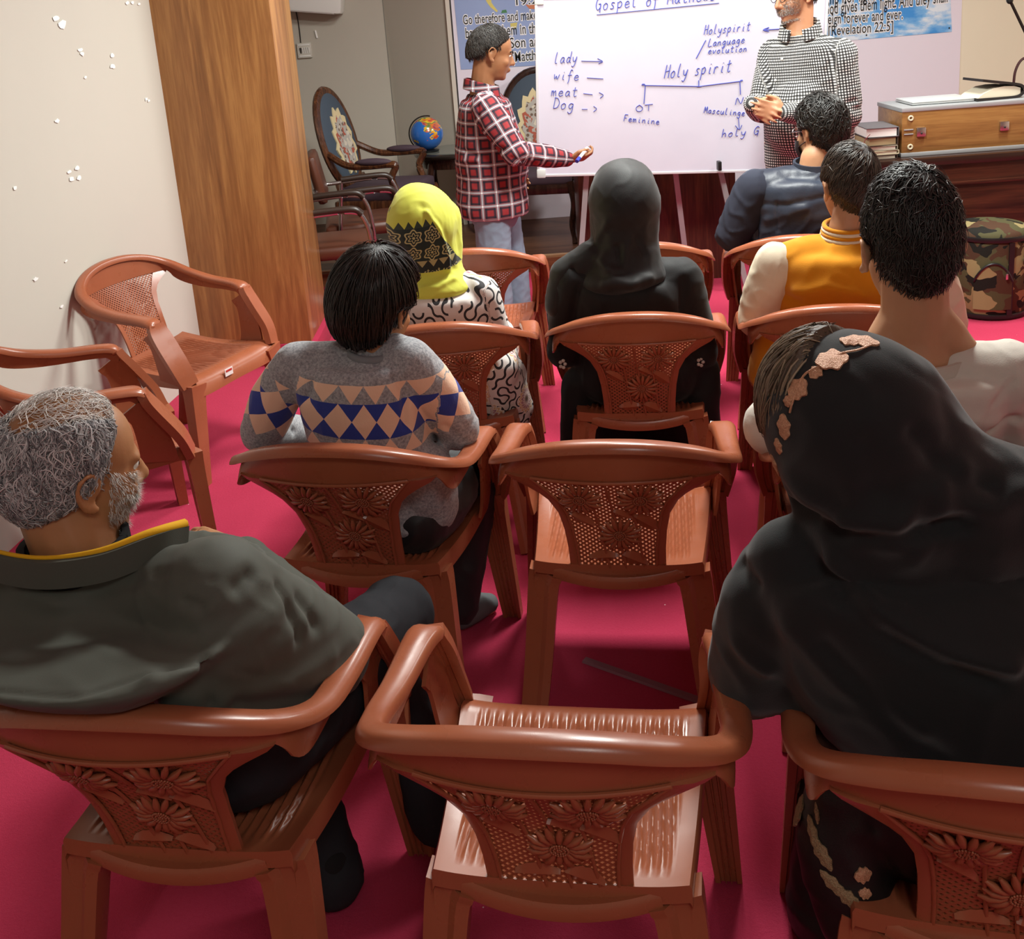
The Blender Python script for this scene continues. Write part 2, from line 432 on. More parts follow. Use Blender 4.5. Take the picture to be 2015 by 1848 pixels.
    # legs
    def Lp(w, d, s): return lambda t, i: [(-s*w(t)*.5, -d(t)*.5), (s*w(t)*.5, -d(t)*.5), (s*w(t)*.62, -d(t)*.15), (s*w(t)*.62, d(t)*.5), (s*w(t)*.30, d(t)*.5), (s*w(t)*.12, d(t)*.30), (-s*w(t)*.5, d(t)*.22)][::s]
    for s in (-1, 1):
        g = G(); g.sweep(crv([(s*.178, .172, .400), (s*.186, .165, .36), (s*.204, .125, .18), (s*.226, .062, 0.0)], 4), Lp(lambda t: .072-.018*t, lambda t: .070-.026*t, s), (0, -1, 0))
        ob('leg', g, M_PL, root, 35)
    for s in (-1, 1):
        def fp(t, i, s=s):
            w = .092-.040*t; d = .052-.018*t; o = [(-w/2, -d/2)]
            for k in range(3):
                c = -w/2+w*(.30+.2*k); o += [(c-.006, -d/2), (c-.004, -d/2+.006), (c+.004, -d/2+.006), (c+.006, -d/2)]
            o += [(w/2, -d/2), (w/2, d/2), (w/2-.02*(1-t)-.008, d/2), (-w/2, d/2-.01)]
            return o
        g = G(); g.sweep(crv([(s*.228, .586, .398), (s*.236, .588, .34), (s*.252, .594, .17), (s*.268, .602, 0.0)], 4), fp, (0, 1, 0))
        ob('leg', g, M_PL, root, 30)
        def ap(t, i, s=s):
            w = .058+.016*sin(pi*t)+.01*t; d = .026; o = [(-w/2, -d/2)]
            for k in range(3):
                c = -w/2+w*(.28+.22*k); o += [(c-.005, -d/2), (c-.003, -d/2+.004), (c+.003, -d/2+.004), (c+.005, -d/2)]
            return o+[(w/2, -d/2), (w/2, d/2), (-w/2, d/2)]
        g = G(); g.sweep(crv([(s*.259, .462, .640), (s*.261, .474, .612), (s*.262, .505, .56), (s*.262, .555, .475), (s*.250, .580, .40)], 4), ap, (s*.25, 1, 0))
        ob('arm_support', g, M_PL, root, 30)
        g = G(); g.sweep(crv([(s*.257, .43, .600), (s*.254, .455, .55), (s*.245, .46, .45), (s*.236, .45, .40)], 4), lambda t, i: [(-.004, -.045+.02*t), (.004, -.045+.02*t), (.004, .02+.08*t), (-.004, .02+.08*t)], (0, 1, 0))
        ob('arm_gusset', g, M_PL, root, 30)
    return root
def bar(g, run):
    p = run[::3] if len(run) > 6 else run[:]
    if p[-1] != run[-1]: p.append(run[-1])
    P = [S(x, v, 0) for x, v in p]
    g.sweep(P, lambda t, i: [(-.0024, -.0018), (.0024, -.0018), (.0024, .0018), (-.0024, .0018)], (0, -1, -.3))
CHAIRS = dict(
 A=(-.640, 1.255, -9, 'brown plastic armchair the grey-haired man in the dark green jacket sits on'),
 B=(-.022, 1.135, -9.5, 'empty brown plastic armchair nearest the camera, between the grey-haired man and the black shawl'),
 C=(.575, 1.00, -14, 'brown plastic armchair under the woman in the black embroidered shawl'),
 D=(-.450, 2.10, -11, 'brown plastic armchair the boy in the diamond patterned sweater sits on'),
 E=(.172, 2.010, -9, 'empty brown plastic armchair beside the boy, its shiny seat showing through the backrest'),
 F=(.772, 1.900, -13, 'brown plastic armchair of the young man in the cream sweatshirt'),
 G=(-.235, 2.930, -2, 'brown plastic armchair the woman in the yellow headscarf sits on'),
 H=(.350, 2.890, -7.5, 'brown plastic armchair the woman in the black hijab sits on'),
 I=(.945, 2.820, -11, 'brown plastic armchair of the boy in the mustard jacket'),
 J=(-.170, 3.860, -3, 'empty brown plastic armchair in front of the woman in the yellow headscarf'),
 K=(.480, 3.760, -8.5, 'empty brown plastic armchair in front of the woman in the black hijab'),
 L=(1.085, 3.690, -12, 'brown plastic armchair of the person in the navy leather jacket'),
 M=(-1.665, 4.15, -116, 'empty brown plastic armchair against the left wall by the wooden pillar, facing the room'),
 N=(-1.70, 3.0, -62, 'empty brown plastic armchair at the left edge behind the grey-haired head'),
)
chair0 = build_chair(); CH = {}
for i, (k, (x, y, a, lab)) in enumerate(CHAIRS.items()):
    o = chair0 if i == 0 else copy_tree(chair0)
    o.location = (x, y, 0); o.rotation_euler = (0, 0, radians(a)); tag(o, lab, 'chair', 'brown plastic armchairs'); CH[k] = o
# ---------------------------------------------------------------- furniture and things at the front
M_WHITE = MT('white_plastic', '#eceae4', 0.35); M_BLACK = MT('black_plastic', '#141414', 0.4)
M_CHROME = MT('chrome', '#c9c9c9', 0.25, 1.0); M_ALU = MT('aluminium', '#a9acad', 0.5, 0.45); M_PAPER = MT('paper_edges', '#d9d0b8', 0.8)
M_LEATHER = MT('brown_leatherette', '#59301f', 0.4); M_BRASS = MT('brass', '#b08d4a', 0.3, 1.0)
def wood2(*a): return wood(*a)
# --- air conditioner, switch board, hook on the alcove wall
AY = 8.1
p = at_y(676, 18, AY-.2); q = at_y(600, 8, AY-.2)
t = empty('air_conditioner', (p.x-.42, AY-.105, 1.90), 0, 'white wall mounted air conditioner at the top behind the pillar', 'air conditioner')
tm = Matrix.Rotation(radians(8), 4, 'Y')
g = G(); g.box((0, 0, 0), (.84, .2, .26), tm, .03); ob('body', g, M_WHITE, t)
g = G(); g.box((0, -.04, -.128), (.70, .10, .012), tm, .004); ob('louver', g, MT('louver_grey', '#b9aea8', 0.5), t)
p = at_y(600, 99, AY)
t = empty('switch_board', (p.x, AY-.012, p.z), 0, 'grey white electrical switch board with a row of switches on the alcove wall', 'switch board')
g = G(); g.box((0, 0, 0), (.11, .024, .115), None, .004); ob('plate', g, MT('switch_plate', '#cfc8bc', 0.4), t)
for k in range(5):
    g = G(); g.box((-.028+.016*k, -.014, 0), (.010, .01, .045), Matrix.Rotation(.25, 4, 'X'), .002); ob('switch', g, M_WHITE if k else M_DARK, t)
for z in (-.042, .042):
    g = G(); g.box((0, -.013, z), (.09, .006, .012), None, .002); ob('cover_strip', g, M_WHITE, t)
a = at_y(581, 16, AY-.006); b = at_y(592, 86, AY-.006)
g = G(); g.tube(crv([a, a.lerp(b, .5)+Vector((.006, 0, 0)), b], 6), .004, 6); tag(ob('wire', g, M_DARK, None), 'thin dark wire running down to the switch board', 'wire')
a = at_y(620, 60, AY-.006); b = at_y(624, 75, AY-.006)
g = G(); g.tube([a, b], .008, 8); tag(ob('wall_hook', g, M_WHITE, None), 'small white hook strip stuck on the alcove wall', 'hook')

# --- printed banners on the lavender panelling
def text_mesh(s, off, ext=0.0):
    cu = bpy.data.curves.new('t', 'FONT'); cu.body = s; cu.size = 1.0; cu.offset = off; cu.extrude = ext; cu.space_character = 1.08
    o = bpy.data.objects.new('t', cu); COL.objects.link(o); bpy.context.view_layer.update()
    me = o.to_mesh(); V = [tuple(v.co) for v in me.vertices]; F = [tuple(p.vertices) for p in me.polygons]
    o.to_mesh_clear(); bpy.data.objects.remove(o); bpy.data.curves.remove(cu); return V, F
M_TXT = MT('black_print', '#121212', 0.6); M_HALO = MT('white_print', '#f4f2f2', 0.6)
def text_line(parent, s, pa, pb, hpx, Y, name='lettering', halo=True):
    """one printed line: baseline from pa to pb on the wall plane"""
    a = at_y(pa[0], pa[1], Y); b = at_y(pb[0], pb[1], Y); cap = (at_y(pa[0], pa[1]-hpx, Y)-a).length
    V, F = text_mesh(s, .006); xs = [v[0] for v in V]; x0, x1 = min(xs), max(xs); ex = (b-a)/(x1-x0); ez = Vector((0, 0, 1))*(cap*1.18/.73)
    def put(V, dy): return [a+ex*(v[0]-x0)+ez*v[1]+Vector((0, dy, 0)) for v in V]
    if halo:
        W, Fw = text_mesh(s, .08); g = G(); g.add(put(W, -.0015), Fw); ob(name+'_outline', g, M_HALO, parent, 0)
    g = G(); g.add(put(V, -.003), F); ob(name, g, M_TXT, parent, 0)
def quad(pts, Y, th=.002):
    g = G(); P = [at_y(x, y, Y) for x, y in pts]; n = len(P)
    g.add(P+[p+Vector((0, th, 0)) for p in P], [tuple(range(n)), tuple(range(n, 2*n))[::-1]]+[(i, (i+1) % n, n+(i+1) % n, n+i) for i in range(n)]); return g
WY = BY-.004
def sky_print():
    m = MT('sky_print', '#5aa9e6', 0.4); v = m.coords(); n = m.noise(m.mapv(v, (2.2, 1, 5)), 1.6, 6, 0.6); z = m.xyz(v)[2]
    f = (n*1.2-(z-1.25)*.35-.34).clamp(); m.col(m.ramp(f, [(0.08, '#3f93dd'), (0.22, '#7fb9ea'), (0.36, '#dfe9f3')])); return m
def map_print():
    m = MT('map_print', '#8ca0cc', 0.45); v = m.coords(); n = m.noise(v, 2.2, 3)
    m.col(m.mix(n, '#8497c6', '#9fb0d6')); return m
bl = ob('wall_banner', quad([(894, -40), (893.5, 0), (907, 137), (1180, 122), (1180, -60)], WY), map_print(), None, 0)
tag(bl, 'blue printed banner with a map and verse, left of the whiteboard behind the plaid shirt', 'banner')
for s, a, b, h in (('19:20', (1016, 10), (1072, 6), 13), ('Go therefore and make disciples', (912, 48), (1113, 33), 16), ('baptizing them in the name', (917, 75), (1105, 61), 18),
                   ('the Son and of', (968, 97), (1098, 88), 18), ('[Matthew 28', (1008, 122), (1100, 113), 17)):
    text_line(bl, s, a, b, h, WY)
for nm, col, pts in (('map_land', '#d9c86a', [(953, -5), (966, -5), (967, 5), (972, 12), (980, 22), (977, 24), (965, 14), (959, 6)]), ('map_island', '#3f7d4a', [(988, 20), (996, 19), (998, 25), (986, 26)]),
                     ('map_land', '#c9764f', [(1034, 9), (1052, 8), (1052, 18), (1041, 17)]), ('map_land', '#cfc06a', [(1004, 46), (1018, 44), (1016, 56), (1005, 58)])):
    ob(nm, quad(pts, WY-.0008, .0006), MT('print_'+nm, col, 0.5), bl, 0)
br = ob('wall_banner', quad([(1560, -60), (1560, 89), (1873, 62.5), (1868, -70)], WY), sky_print(), None, 0)
tag(br, 'sky blue printed banner with a verse, right of the man in the checked shirt', 'banner')
for s, a, b, h in (('lamp nor light of the sun, for the', (1616, 10), (1868, -14), 22), ('God gives them light. And they shall', (1621, 29), (1864, 4), 20),
                   ('They will reign forever and ever.', (1556, 53), (1776, 37), 18), ('[Revelation 22:5]', (1630, 70), (1757, 60), 17)):
    text_line(br, s, a, b, h, WY)
for (x, y) in ((1868, 55), (1705, 69)):
    g = G(); p = at_y(x, y, WY-.004); g.ell(p, (.006, .004, .006), None, 8, 6); ob('pin', g, M_DARK, br)

# --- whiteboard on its easel
WB = 5.62
def on_board(x, y, d=0.0): return at_y(x, y, WB-d)
c0, c1 = at_y(1058, 347, WB), at_y(1053, -4, WB); ex = (at_y(1492, 325, WB)-c0).normalized(); wdt = 1.56
ez = (c1-c0).normalized(); ex = (ex-ez*ex.dot(ez)).normalized(); hgt = (c1-c0).length
BM = Matrix(((ex.x, 0, ez.x, c0.x), (ex.y, 1, ez.y, c0.y), (ex.z, 0, ez.z, c0.z), (0, 0, 0, 1)))
t = empty('whiteboard', c0, 0, 'large whiteboard with blue handwriting, standing on an easel between the two standing men', 'whiteboard')
TI = Matrix.Translation(-c0)
def wbm():
    m = MT('whiteboard_enamel', '#d9d6e1', 0.28, spec=0.5); v = m.coords(); n = m.noise(v, 4, 5, 0.6); m.col(m.mix(n, '#cbc8d4', '#bfbdca')); return m
g = G(); g.box((wdt/2, 0, hgt/2), (wdt, .012, hgt)); g.xf(TI @ BM); ob('writing_surface', g, wbm(), t, 0)
for c, d in (((wdt/2, 0, .004), (wdt, .022, .014)), ((wdt/2, 0, hgt), (wdt, .022, .014)), ((.004, 0, hgt/2), (.014, .022, hgt)), ((wdt, 0, hgt/2), (.014, .022, hgt))):
    g = G(); g.box(c, d, None, .003); g.xf(TI @ BM); ob('frame', g, MT('board_frame', '#d2d2d4', 0.4, 0.3), t, 30)
for c in ((.02, -.002, hgt-.012), (.02, -.002, .016)):
    g = G(); g.box(c, (.05, .026, .05), None, .008); g.xf(TI @ BM); ob('corner_cap', g, MT('corner_cap', '#c3c8c4', 0.5), t, 30)
GL = {  # pen strokes per letter: x 0..1, x-height .5, ascender 1
 'G': [[(.9, .8), (.6, 1), (.2, .75), (.1, .3), (.4, 0), (.8, .2), (.85, .45), (.5, .45)], [(.85, .45), (.8, -.2)]],
 'o': [[(.5, .5), (.15, .3), (.3, 0), (.7, .05), (.8, .35), (.5, .5)]], 's': [[(.8, .45), (.4, .5), (.3, .33), (.65, .18), (.5, 0), (.1, .03)]],
 'p': [[(.1, .5), (.15, 0), (.1, -.4)], [(.12, .4), (.5, .55), (.8, .35), (.6, .08), (.2, .08)]], 'e': [[(.1, .25), (.8, .3), (.6, .5), (.25, .4), (.2, .1), (.5, 0), (.9, .1)]],
 'l': [[(.4, 1), (.3, .5), (.35, .05), (.7, .02)]], 'f': [[(.85, .9), (.55, 1), (.4, .6), (.4, 0), (.3, -.35)], [(.1, .45), (.8, .5)]],
 'M': [[(.05, 0), (.2, .95), (.5, .3), (.8, 1), (.95, 0)]], 'a': [[(.8, .45), (.4, .5), (.15, .2), (.4, 0), (.75, .3), (.8, .45), (.8, .1), (1, .03)]], 't': [[(.5, .9), (.45, .2), (.6, 0), (.9, .08)], [(.15, .6), (.9, .65)]],
 'h': [[(.2, 1), (.15, 0)], [(.16, .25), (.5, .5), (.75, .35), (.8, 0)]], 'w': [[(.05, .5), (.2, .05), (.45, .35), (.65, .03), (.95, .5)]], 'd': [[(.75, .4), (.4, .5), (.15, .2), (.45, 0), (.75, .3)], [(.85, 1), (.78, .1), (1, .03)]],
 'y': [[(.1, .5), (.25, .15), (.6, .12), (.85, .5)], [(.85, .5), (.7, -.1), (.4, -.4), (.1, -.3)]], 'i': [[(.5, .5), (.45, .08), (.7, .02)], [(.52, .72), (.54, .76)]], 'm': [[(.05, .5), (.08, 0)], [(.08, .3), (.3, .5), (.42, 0)], [(.42, .3), (.7, .5), (.85, 0)]],
 'D': [[(.2, 1), (.15, 0)], [(.05, .95), (.6, .9), (.95, .5), (.7, .1), (.15, 0)]], 'g': [[(.8, .45), (.4, .5), (.15, .25), (.45, .05), (.8, .35)], [(.8, .45), (.75, -.2), (.4, -.4), (.1, -.25)]],
 'O': [[(.5, 1), (.1, .6), (.2, .05), (.7, 0), (.9, .5), (.5, 1)]], 'T': [[(0, .95), (1, 1)], [(.5, .97), (.45, 0)]], 'F': [[(.2, 1), (.1, 0)], [(.2, 1), (.95, 1)], [(.15, .5), (.7, .52)]],
 'n': [[(.15, .5), (.12, 0)], [(.13, .3), (.5, .5), (.75, .35), (.8, 0)]], 'H': [[(.15, 1), (.1, 0)], [(.85, 1), (.85, 0)], [(.1, .5), (.87, .55)]], 'r': [[(.2, .5), (.18, 0)], [(.19, .3), (.45, .5), (.8, .45)]],
 'L': [[(.3, 1), (.1, .05), (.95, .05)]], 'u': [[(.1, .5), (.15, .05), (.5, .03), (.8, .5)], [(.8, .5), (.8, .05), (.98, .02)]], 'v': [[(.1, .5), (.4, 0), (.85, .5)]], 'c': [[(.8, .42), (.4, .5), (.15, .2), (.45, 0), (.85, .1)]],
 'N': [[(.1, 0), (.2, 1), (.75, .05), (.95, 1)]]}
M_INK = MT('blue_marker_ink', '#4a53ac', 0.6)
def strokes(lines, r, name='handwriting', mat=None):
    g = G()
    for ln in lines:
        P = [on_board(x, y, .0085)-c0 for x, y in ln]
        if len(P) > 2: P = crv(P, 4)
        g.tube(P, r, 5, (0, -1, 0))
    ob(name, g, mat or M_INK, t, 60)
def write(s, a, b, h, slant=.18, r=.0020):
    n = len(s); L = []
    dx, dy = (b[0]-a[0])/n, (b[1]-a[1])/n
    for i, ch in enumerate(s):
        for st in GL.get(ch, []):
            L.append([(a[0]+dx*(i+.08+.84*u)+slant*h*v, a[1]+dy*(i+u)-h*v) for u, v in st])
    strokes(L, r)
write('Gospel of Mathews', (1170, 20), (1410, 0), 25, .1, .0024)
write('Holyspirit', (1384, 68), (1476, 60), 19); write('Language', (1392, 92), (1466, 84), 16); write('evolution', (1392, 106), (1470, 101), 14)
write('lady', (1088, 125), (1136, 122), 22); write('wife', (1088, 156), (1140, 158), 20); write('meat', (1083, 188), (1136, 190), 20); write('Dog', (1086, 213), (1130, 215), 22)
write('Holy spirit', (1305, 154), (1438, 141), 26, .2, .0024); write('OT', (1249, 219), (1286, 217), 12, .0); write('Feminine', (1226, 238), (1298, 245), 13)
write('N', (1444, 206), (1463, 204), 13); write('Masculinge', (1384, 222), (1466, 228), 13); write('holy G', (1418, 270), (1494, 264), 16)
strokes([[(1174, 29), (1415, 6)]], .002); strokes([[(1502, 59), (1534, 57)], [(1513, 54), (1502, 59), (1513, 62)]], .003); strokes([[(1389, 79), (1370, 115)]], .0025)
strokes([[(1144, 120), (1184, 121)], [(1176, 115), (1186, 121), (1178, 125)]], .002); strokes([[(1155, 153), (1187, 155)]], .002); strokes([[(1148, 184), (1166, 186)], [(1179, 182), (1187, 187), (1181, 193)]], .002)
strokes([[(1145, 215), (1156, 215)], [(1168, 209), (1174, 214), (1168, 220)]], .0018); strokes([[(1267, 204), (1270, 168), (1270, 168), (1375, 170), (1375, 170), (1456, 160), (1456, 160), (1457, 186)], [(1375, 158), (1375, 170)]], .0026)
strokes([[(1453, 232), (1455, 254)], [(1447, 247), (1455, 255), (1460, 246)]], .002)
# easel legs
t = empty('easel', (c0.x+.8, WB+.1, 0), 0, 'silver metal easel carrying the whiteboard', 'easel')
def eleg(a, b, w=.03):
    g = G(); o = t.location; g.sweep([a-o, b-o], lambda q, i: [(-w/2, -.008), (w/2, -.008), (w/2, .008), (-w/2, .008)], (0, 1, 0)); return g
e0, e1 = at_y(1414, 320, WB+.07), at_y(1441, 440, WB+.07); dd = (e1-e0).normalized(); foot = e0+dd*((e0.z-.005)/-dd.z); ob('leg', eleg(e0-dd*.5, foot), M_ALU, t)
e0, e1 = at_y(1329, 340, WB+.2), at_y(1345, 470, WB+.24); dd = (e1-e0).normalized(); foot = e0+dd*((e0.z-.005)/-dd.z); ob('leg', eleg(e0-dd*.5, foot), M_ALU, t)
e0 = at_y(1150, 330, WB+.06); ob('leg', eleg(e0+Vector((.08, .03, .5)), Vector((e0.x-.08, WB+.09, .005))), M_ALU, t)
p = at_y(1415, 326, WB-.045); g = G(); g.box(p-t.location+Vector((0, 0, .0)), (.02, .05, .05), None, .004); ob('clip', g, M_BLACK, t)

# --- dark wooden lectern behind the board
t = empty('lectern', (.89, 6.18, 0), 0, 'dark brown wooden lectern standing behind the whiteboard', 'lectern')
g = G(); g.box((0, -.16, .52), (.88, .03, 1.04), None, .004); ob('front_panel', g, M_DARKWOODZ, t)
for s in (-1, 1):
    g = G(); g.box((s*.45, 0, .53), (.035, .36, 1.06), None, .004); ob('side_panel', g, M_DARKWOODZ, t)
g = G(); g.box((0, 0, 1.09), (1.0, .44, .04), None, .008); ob('top', g, M_DARKWOOD, t)
g = G(); g.box((-.02, -.178, .5), (.03, .012, .9), None, .003); ob('batten', g, M_DARKWOODZ, t)

# --- long desk on the right with the instrument case, laptop, book stack
DT = .75
t = empty('long_desk', (3.03, 5.75, 0), 0, 'long dark rosewood desk along the right side of the front wall', 'desk')
g = G(); g.box((0, 0, DT-.022), (2.2, .68, .044), None, .006); ob('desk_top', g, MT('dark_desk_top', '#2c1a14', 0.22), t)
g = G(); g.box((0, -.30, .365), (2.1, .03, .73), None, .004); ob('front_panel', g, M_DARKWOOD, t)
for z in (.60, .20):
    g = G(); g.box((0, -.322, z), (2.1, .02, .02), None, .004); ob('moulding', g, M_DARKWOOD, t)
for s in (-1, 1):
    g = G(); g.box((s*1.05, 0, .36), (.04, .62, .70), None, .004); ob('side_panel', g, M_DARKWOOD, t)
hx0, hx1, hy0, hy1, hz0, hz1 = 2.15, 3.05, 5.50, 5.86, DT, 1.015
t = empty('instrument_case', ((hx0+hx1)/2, (hy0+hy1)/2, hz0), 0, 'wooden harmonium case with metal edges and two latches on the long desk', 'harmonium')
hw, hd, hh = hx1-hx0, hy1-hy0, hz1-hz0
g = G(); g.box((0, 0, hh/2+.006), (hw, hd, hh-.012), None, .004); ob('body', g, M_CASEWOOD, t)
for z in (.012, hh-.010):
    g = G(); g.box((0, 0, z), (hw+.008, hd+.008, .022), None, .003); ob('edge_strip', g, M_ALU, t)
for x in (-hw/2+.10, hw/2-.35, hw/2-.10):
    g = G(); g.box((x, -hd/2-.008, hh*.50), (.05, .018, .05), None, .006); l = ob('latch', g, M_CHROME, t); g = G(); g.ell((x, -hd/2-.018, hh*.48), (.006, .004, .006), None, 8, 6); ob('keyhole', g, M_DARK, l)
for z in (.055, hh-.055):
    g = G(); g.sweep([(-hw/2+.045+.011*cos(k*pi/8), -hd/2-.004, z+.011*sin(k*pi/8)) for k in range(17)], lambda q, i: [(.005*cos(k*pi/3), .005*sin(k*pi/3)) for k in range(6)], (0, 1, 0)); ob('ring_fitting', g, MT('ivory_fitting', '#cfc6a8', 0.5), t)
for z in (hh*.56, hh*.47):
    g = G(); g.box((-hw/2+.035, -hd/2-.003, z), (.05, .006, .006), None, .001); ob('hinge_strip', g, M_ALU, t)
t = empty('laptop', (2.40, 5.69, hz1+.004), 0, 'closed silver laptop lying on the wooden harmonium case', 'laptop')
g = G(); g.box((0, 0, .005), (.34, .24, .010), None, .004); ob('base', g, MT('laptop_silver', '#c6cbca', 0.3, 0.6), t)
g = G(); g.box((0, 0, .0145), (.34, .24, .007), None, .003); ob('lid', g, MT('laptop_lid', '#dfe3e0', 0.3, 0.4), t)
t = empty('leather_book', (2.70, 5.66, hz1+.004), radians(8), 'worn black leather bound book lying half open on the harmonium case', 'book')
ML = MT('black_leather', '#1c1817', 0.45)
g = G(); g.sweep(crv([(-.14, 0, .006), (0, 0, .004), (.10, 0, .006), (.135, 0, .03), (.125, 0, .06), (.08, 0, .075), (-.04, 0, .095), (-.11, 0, .108)], 5), lambda q, i: [(-.095, -.007), (.095, -.007), (.095, .007), (-.095, .007)], (0, 0, 1)); ob('cover', g, ML, t)
g = G(); g.ring_loft([[(x, -.085, .01), (x, .085, .01), (x, .085, z), (x, -.085, z)] for x, z in ((-.13, .014), (-.10, .035), (-.04, .060), (.02, .066), (.08, .064), (.12, .05))]); ob('pages', g, M_PAPER, t, 30)
# books by the case
z = DT; rb = random.Random(3)
bk = [('dark brown thin book at the bottom of the stack left of the harmonium case', '#3a2a22', .025, .155, '#d8d0bc'), ('cream edged notebook second from the bottom of the stack', '#c9bea0', .022, .165, '#e2dac6'), ('pale notebook in the middle of the stack by the harmonium case', '#8d8672', .026, .155, '#e6e0d0'),
      ('worn brown book with ragged pages under the topmost book', '#4a3a2e', .045, .16, '#a99770'), ('thick grey hardback on top of the book stack', '#5a5658', .052, .175, '#e9e6e0')]
for i, (lab, c, th, w, pc) in enumerate(bk):
    t = empty('stacked_book', (2.045+rb.uniform(-.01, .01), 5.60, z), radians(rb.uniform(-4, 4)), lab, 'book', 'books stacked on the long desk')
    mc = MT('cloth_cover_%d' % i, c, 0.6); d = .26
    for zz in (.002, th-.002):
        g = G(); g.box((0, 0, zz), (w, d, .004), None, .001); ob('cover', g, mc, t)
    g = G(); g.box((w/2-.002, 0, th/2), (.004, d, th), None, .001); ob('spine', g, mc, t)
    g = G(); g.box((-.005, 0, th/2), (w-.014, d-.012, th-.008)); ob('pages', g, MT('page_block_%d' % i, pc, 0.8), t, 0)
    if i == 4:
        g = G(); g.tube(crv([(-w/2+.02, -d/2, th*.4), (-w/2-.005, -d/2-.01, 0), (-w/2-.02, -d/2-.012, -.03)], 4), .002, 5); ob('ribbon_marker', g, MT('red_ribbon', '#7a1f2a', 0.6), t)
    z += th+.001
# microphone stand with gooseneck
t = empty('microphone_stand', (2.82, 6.2, 0), 0, 'dark boom microphone stand rising behind the harmonium case at the right edge', 'microphone stand')
o = t.location; MD = MT('dark_metal', '#2a2320', 0.35, 0.6)
g = G(); g.lathe([(.0, .0), (.13, .0), (.13, .015), (.02, .03), (.0, .03)]); ob('base', g, MD, t)
Y = 6.2
g = G(); g.tube(crv([at_y(1994, 170, Y)-o, at_y(1998, 140, Y)-o, at_y(2010, 118, Y)-o, at_y(2030, 110, Y)-o], 6), .008, 8); ob('gooseneck', g, MT('maroon_flex', '#3b1a1c', 0.4), t)
a = at_y(1994, 170, Y)-o; g = G(); g.tube([(0, 0, .02), (a.x, a.y, a.z-.3), a], .009, 8); ob('pole', g, MD, t)
g = G(); g.tube([at_y(1988, 2, Y)-o, at_y(2030, 90, Y)-o], .009, 8); ob('boom', g, MD, t)
g = G(); g.ell(at_y(1987, 0, Y)-o, (.02, .02, .024), None, 12, 8); ob('boom_joint', g, M_BLACK, t)

# --- camouflage drum bag
def camo():
    m = MT('camouflage_cloth', '#5a5238', 0.8, spec=0.2); v = m.coords(); w = m.mapv(v, (1, 1, 1.5))
    a = m.noise(w, 6.5, 2, 0.5, .6); b = m.noise(m.mapv(v, (1, 1, 1.5), (0, 0, 0), (3, 1, 2)), 7.5, 2, 0.5, .6); c = m.noise(m.mapv(v, (1, 1, 1.6), (0, 0, 0), (7, 4, 1)), 7, 2, .5, .6)
    k = m.mix(a.gt(.52), '#4d4a30', '#4a3324'); k = m.mix(b.gt(.56), k, '#8d7f57'); k = m.mix(c.gt(.58), k, '#1c1b16'); m.col(k); m.bump(m.noise(v, 300), .2, .002); return m
MC = camo(); t = empty('drum_bag', (2.43, 5.05, 0), 0, 'round camouflage drum bag with black trim standing on the red carpet by the desk', 'bag')
R_ = .19; Hb = .45
g = G(); g.lathe([(.0, .0), (R_-.02, .0), (R_, .02), (R_+.004, .2), (R_, Hb-.02), (R_-.02, Hb+.004), (.1, Hb+.02), (0, Hb+.022)], (0, 0, 0), 40); ob('body', g, MC, t, 60)
for z, r in ((.02, R_+.002), (Hb-.035, R_+.004)):
    g = G(); g.lathe([(r-.01, z-.012), (r+.003, z-.012), (r+.006, z), (r+.003, z+.012), (r-.01, z+.012)], (0, 0, 0), 40); ob('trim_band', g, M_BLACK, t, 60)
def onbag(a, z, e=.006): return Vector(((R_+e)*sin(a), -(R_+e)*cos(a), z))
g = G(); W = [[onbag(-.75+.9*u/10, .06+.24*min(1, 1.0)*v/6*(sin(pi*(.12+.76*u/10)))**.5, .012) for u in range(11)] for v in range(7)]
g.ring_loft(W, False, False); ob('front_pocket', g, MC, t, 60)
g = G(); g.tube([onbag(-.75+.9*u/16, .06+.24*(sin(pi*(.12+.76*u/16)))**.5, .014) for u in range(17)], .006, 6); ob('zip', g, M_BLACK, t)
g = G(); g.box(onbag(-.02, .235, .022), (.012, .006, .03), None, .002); ob('zip_pull', g, M_CHROME, t)
for a in (.12, .86):
    g = G(); g.sweep([onbag(a, .03+.37*k/8, .006) for k in range(9)], lambda q, i: [(-.014, -.002), (.014, -.002), (.014, .003), (-.014, .003)], (sin(a), -cos(a), 0)); ob('strap', g, M_BLACK, t)
g = G(); g.tube(crv([onbag(.5, .30, .01), onbag(.62, .305, .05), onbag(.78, .28, .03), onbag(.85, .2, .03)], 6), .011, 8); ob('handle', g, M_BLACK, t)

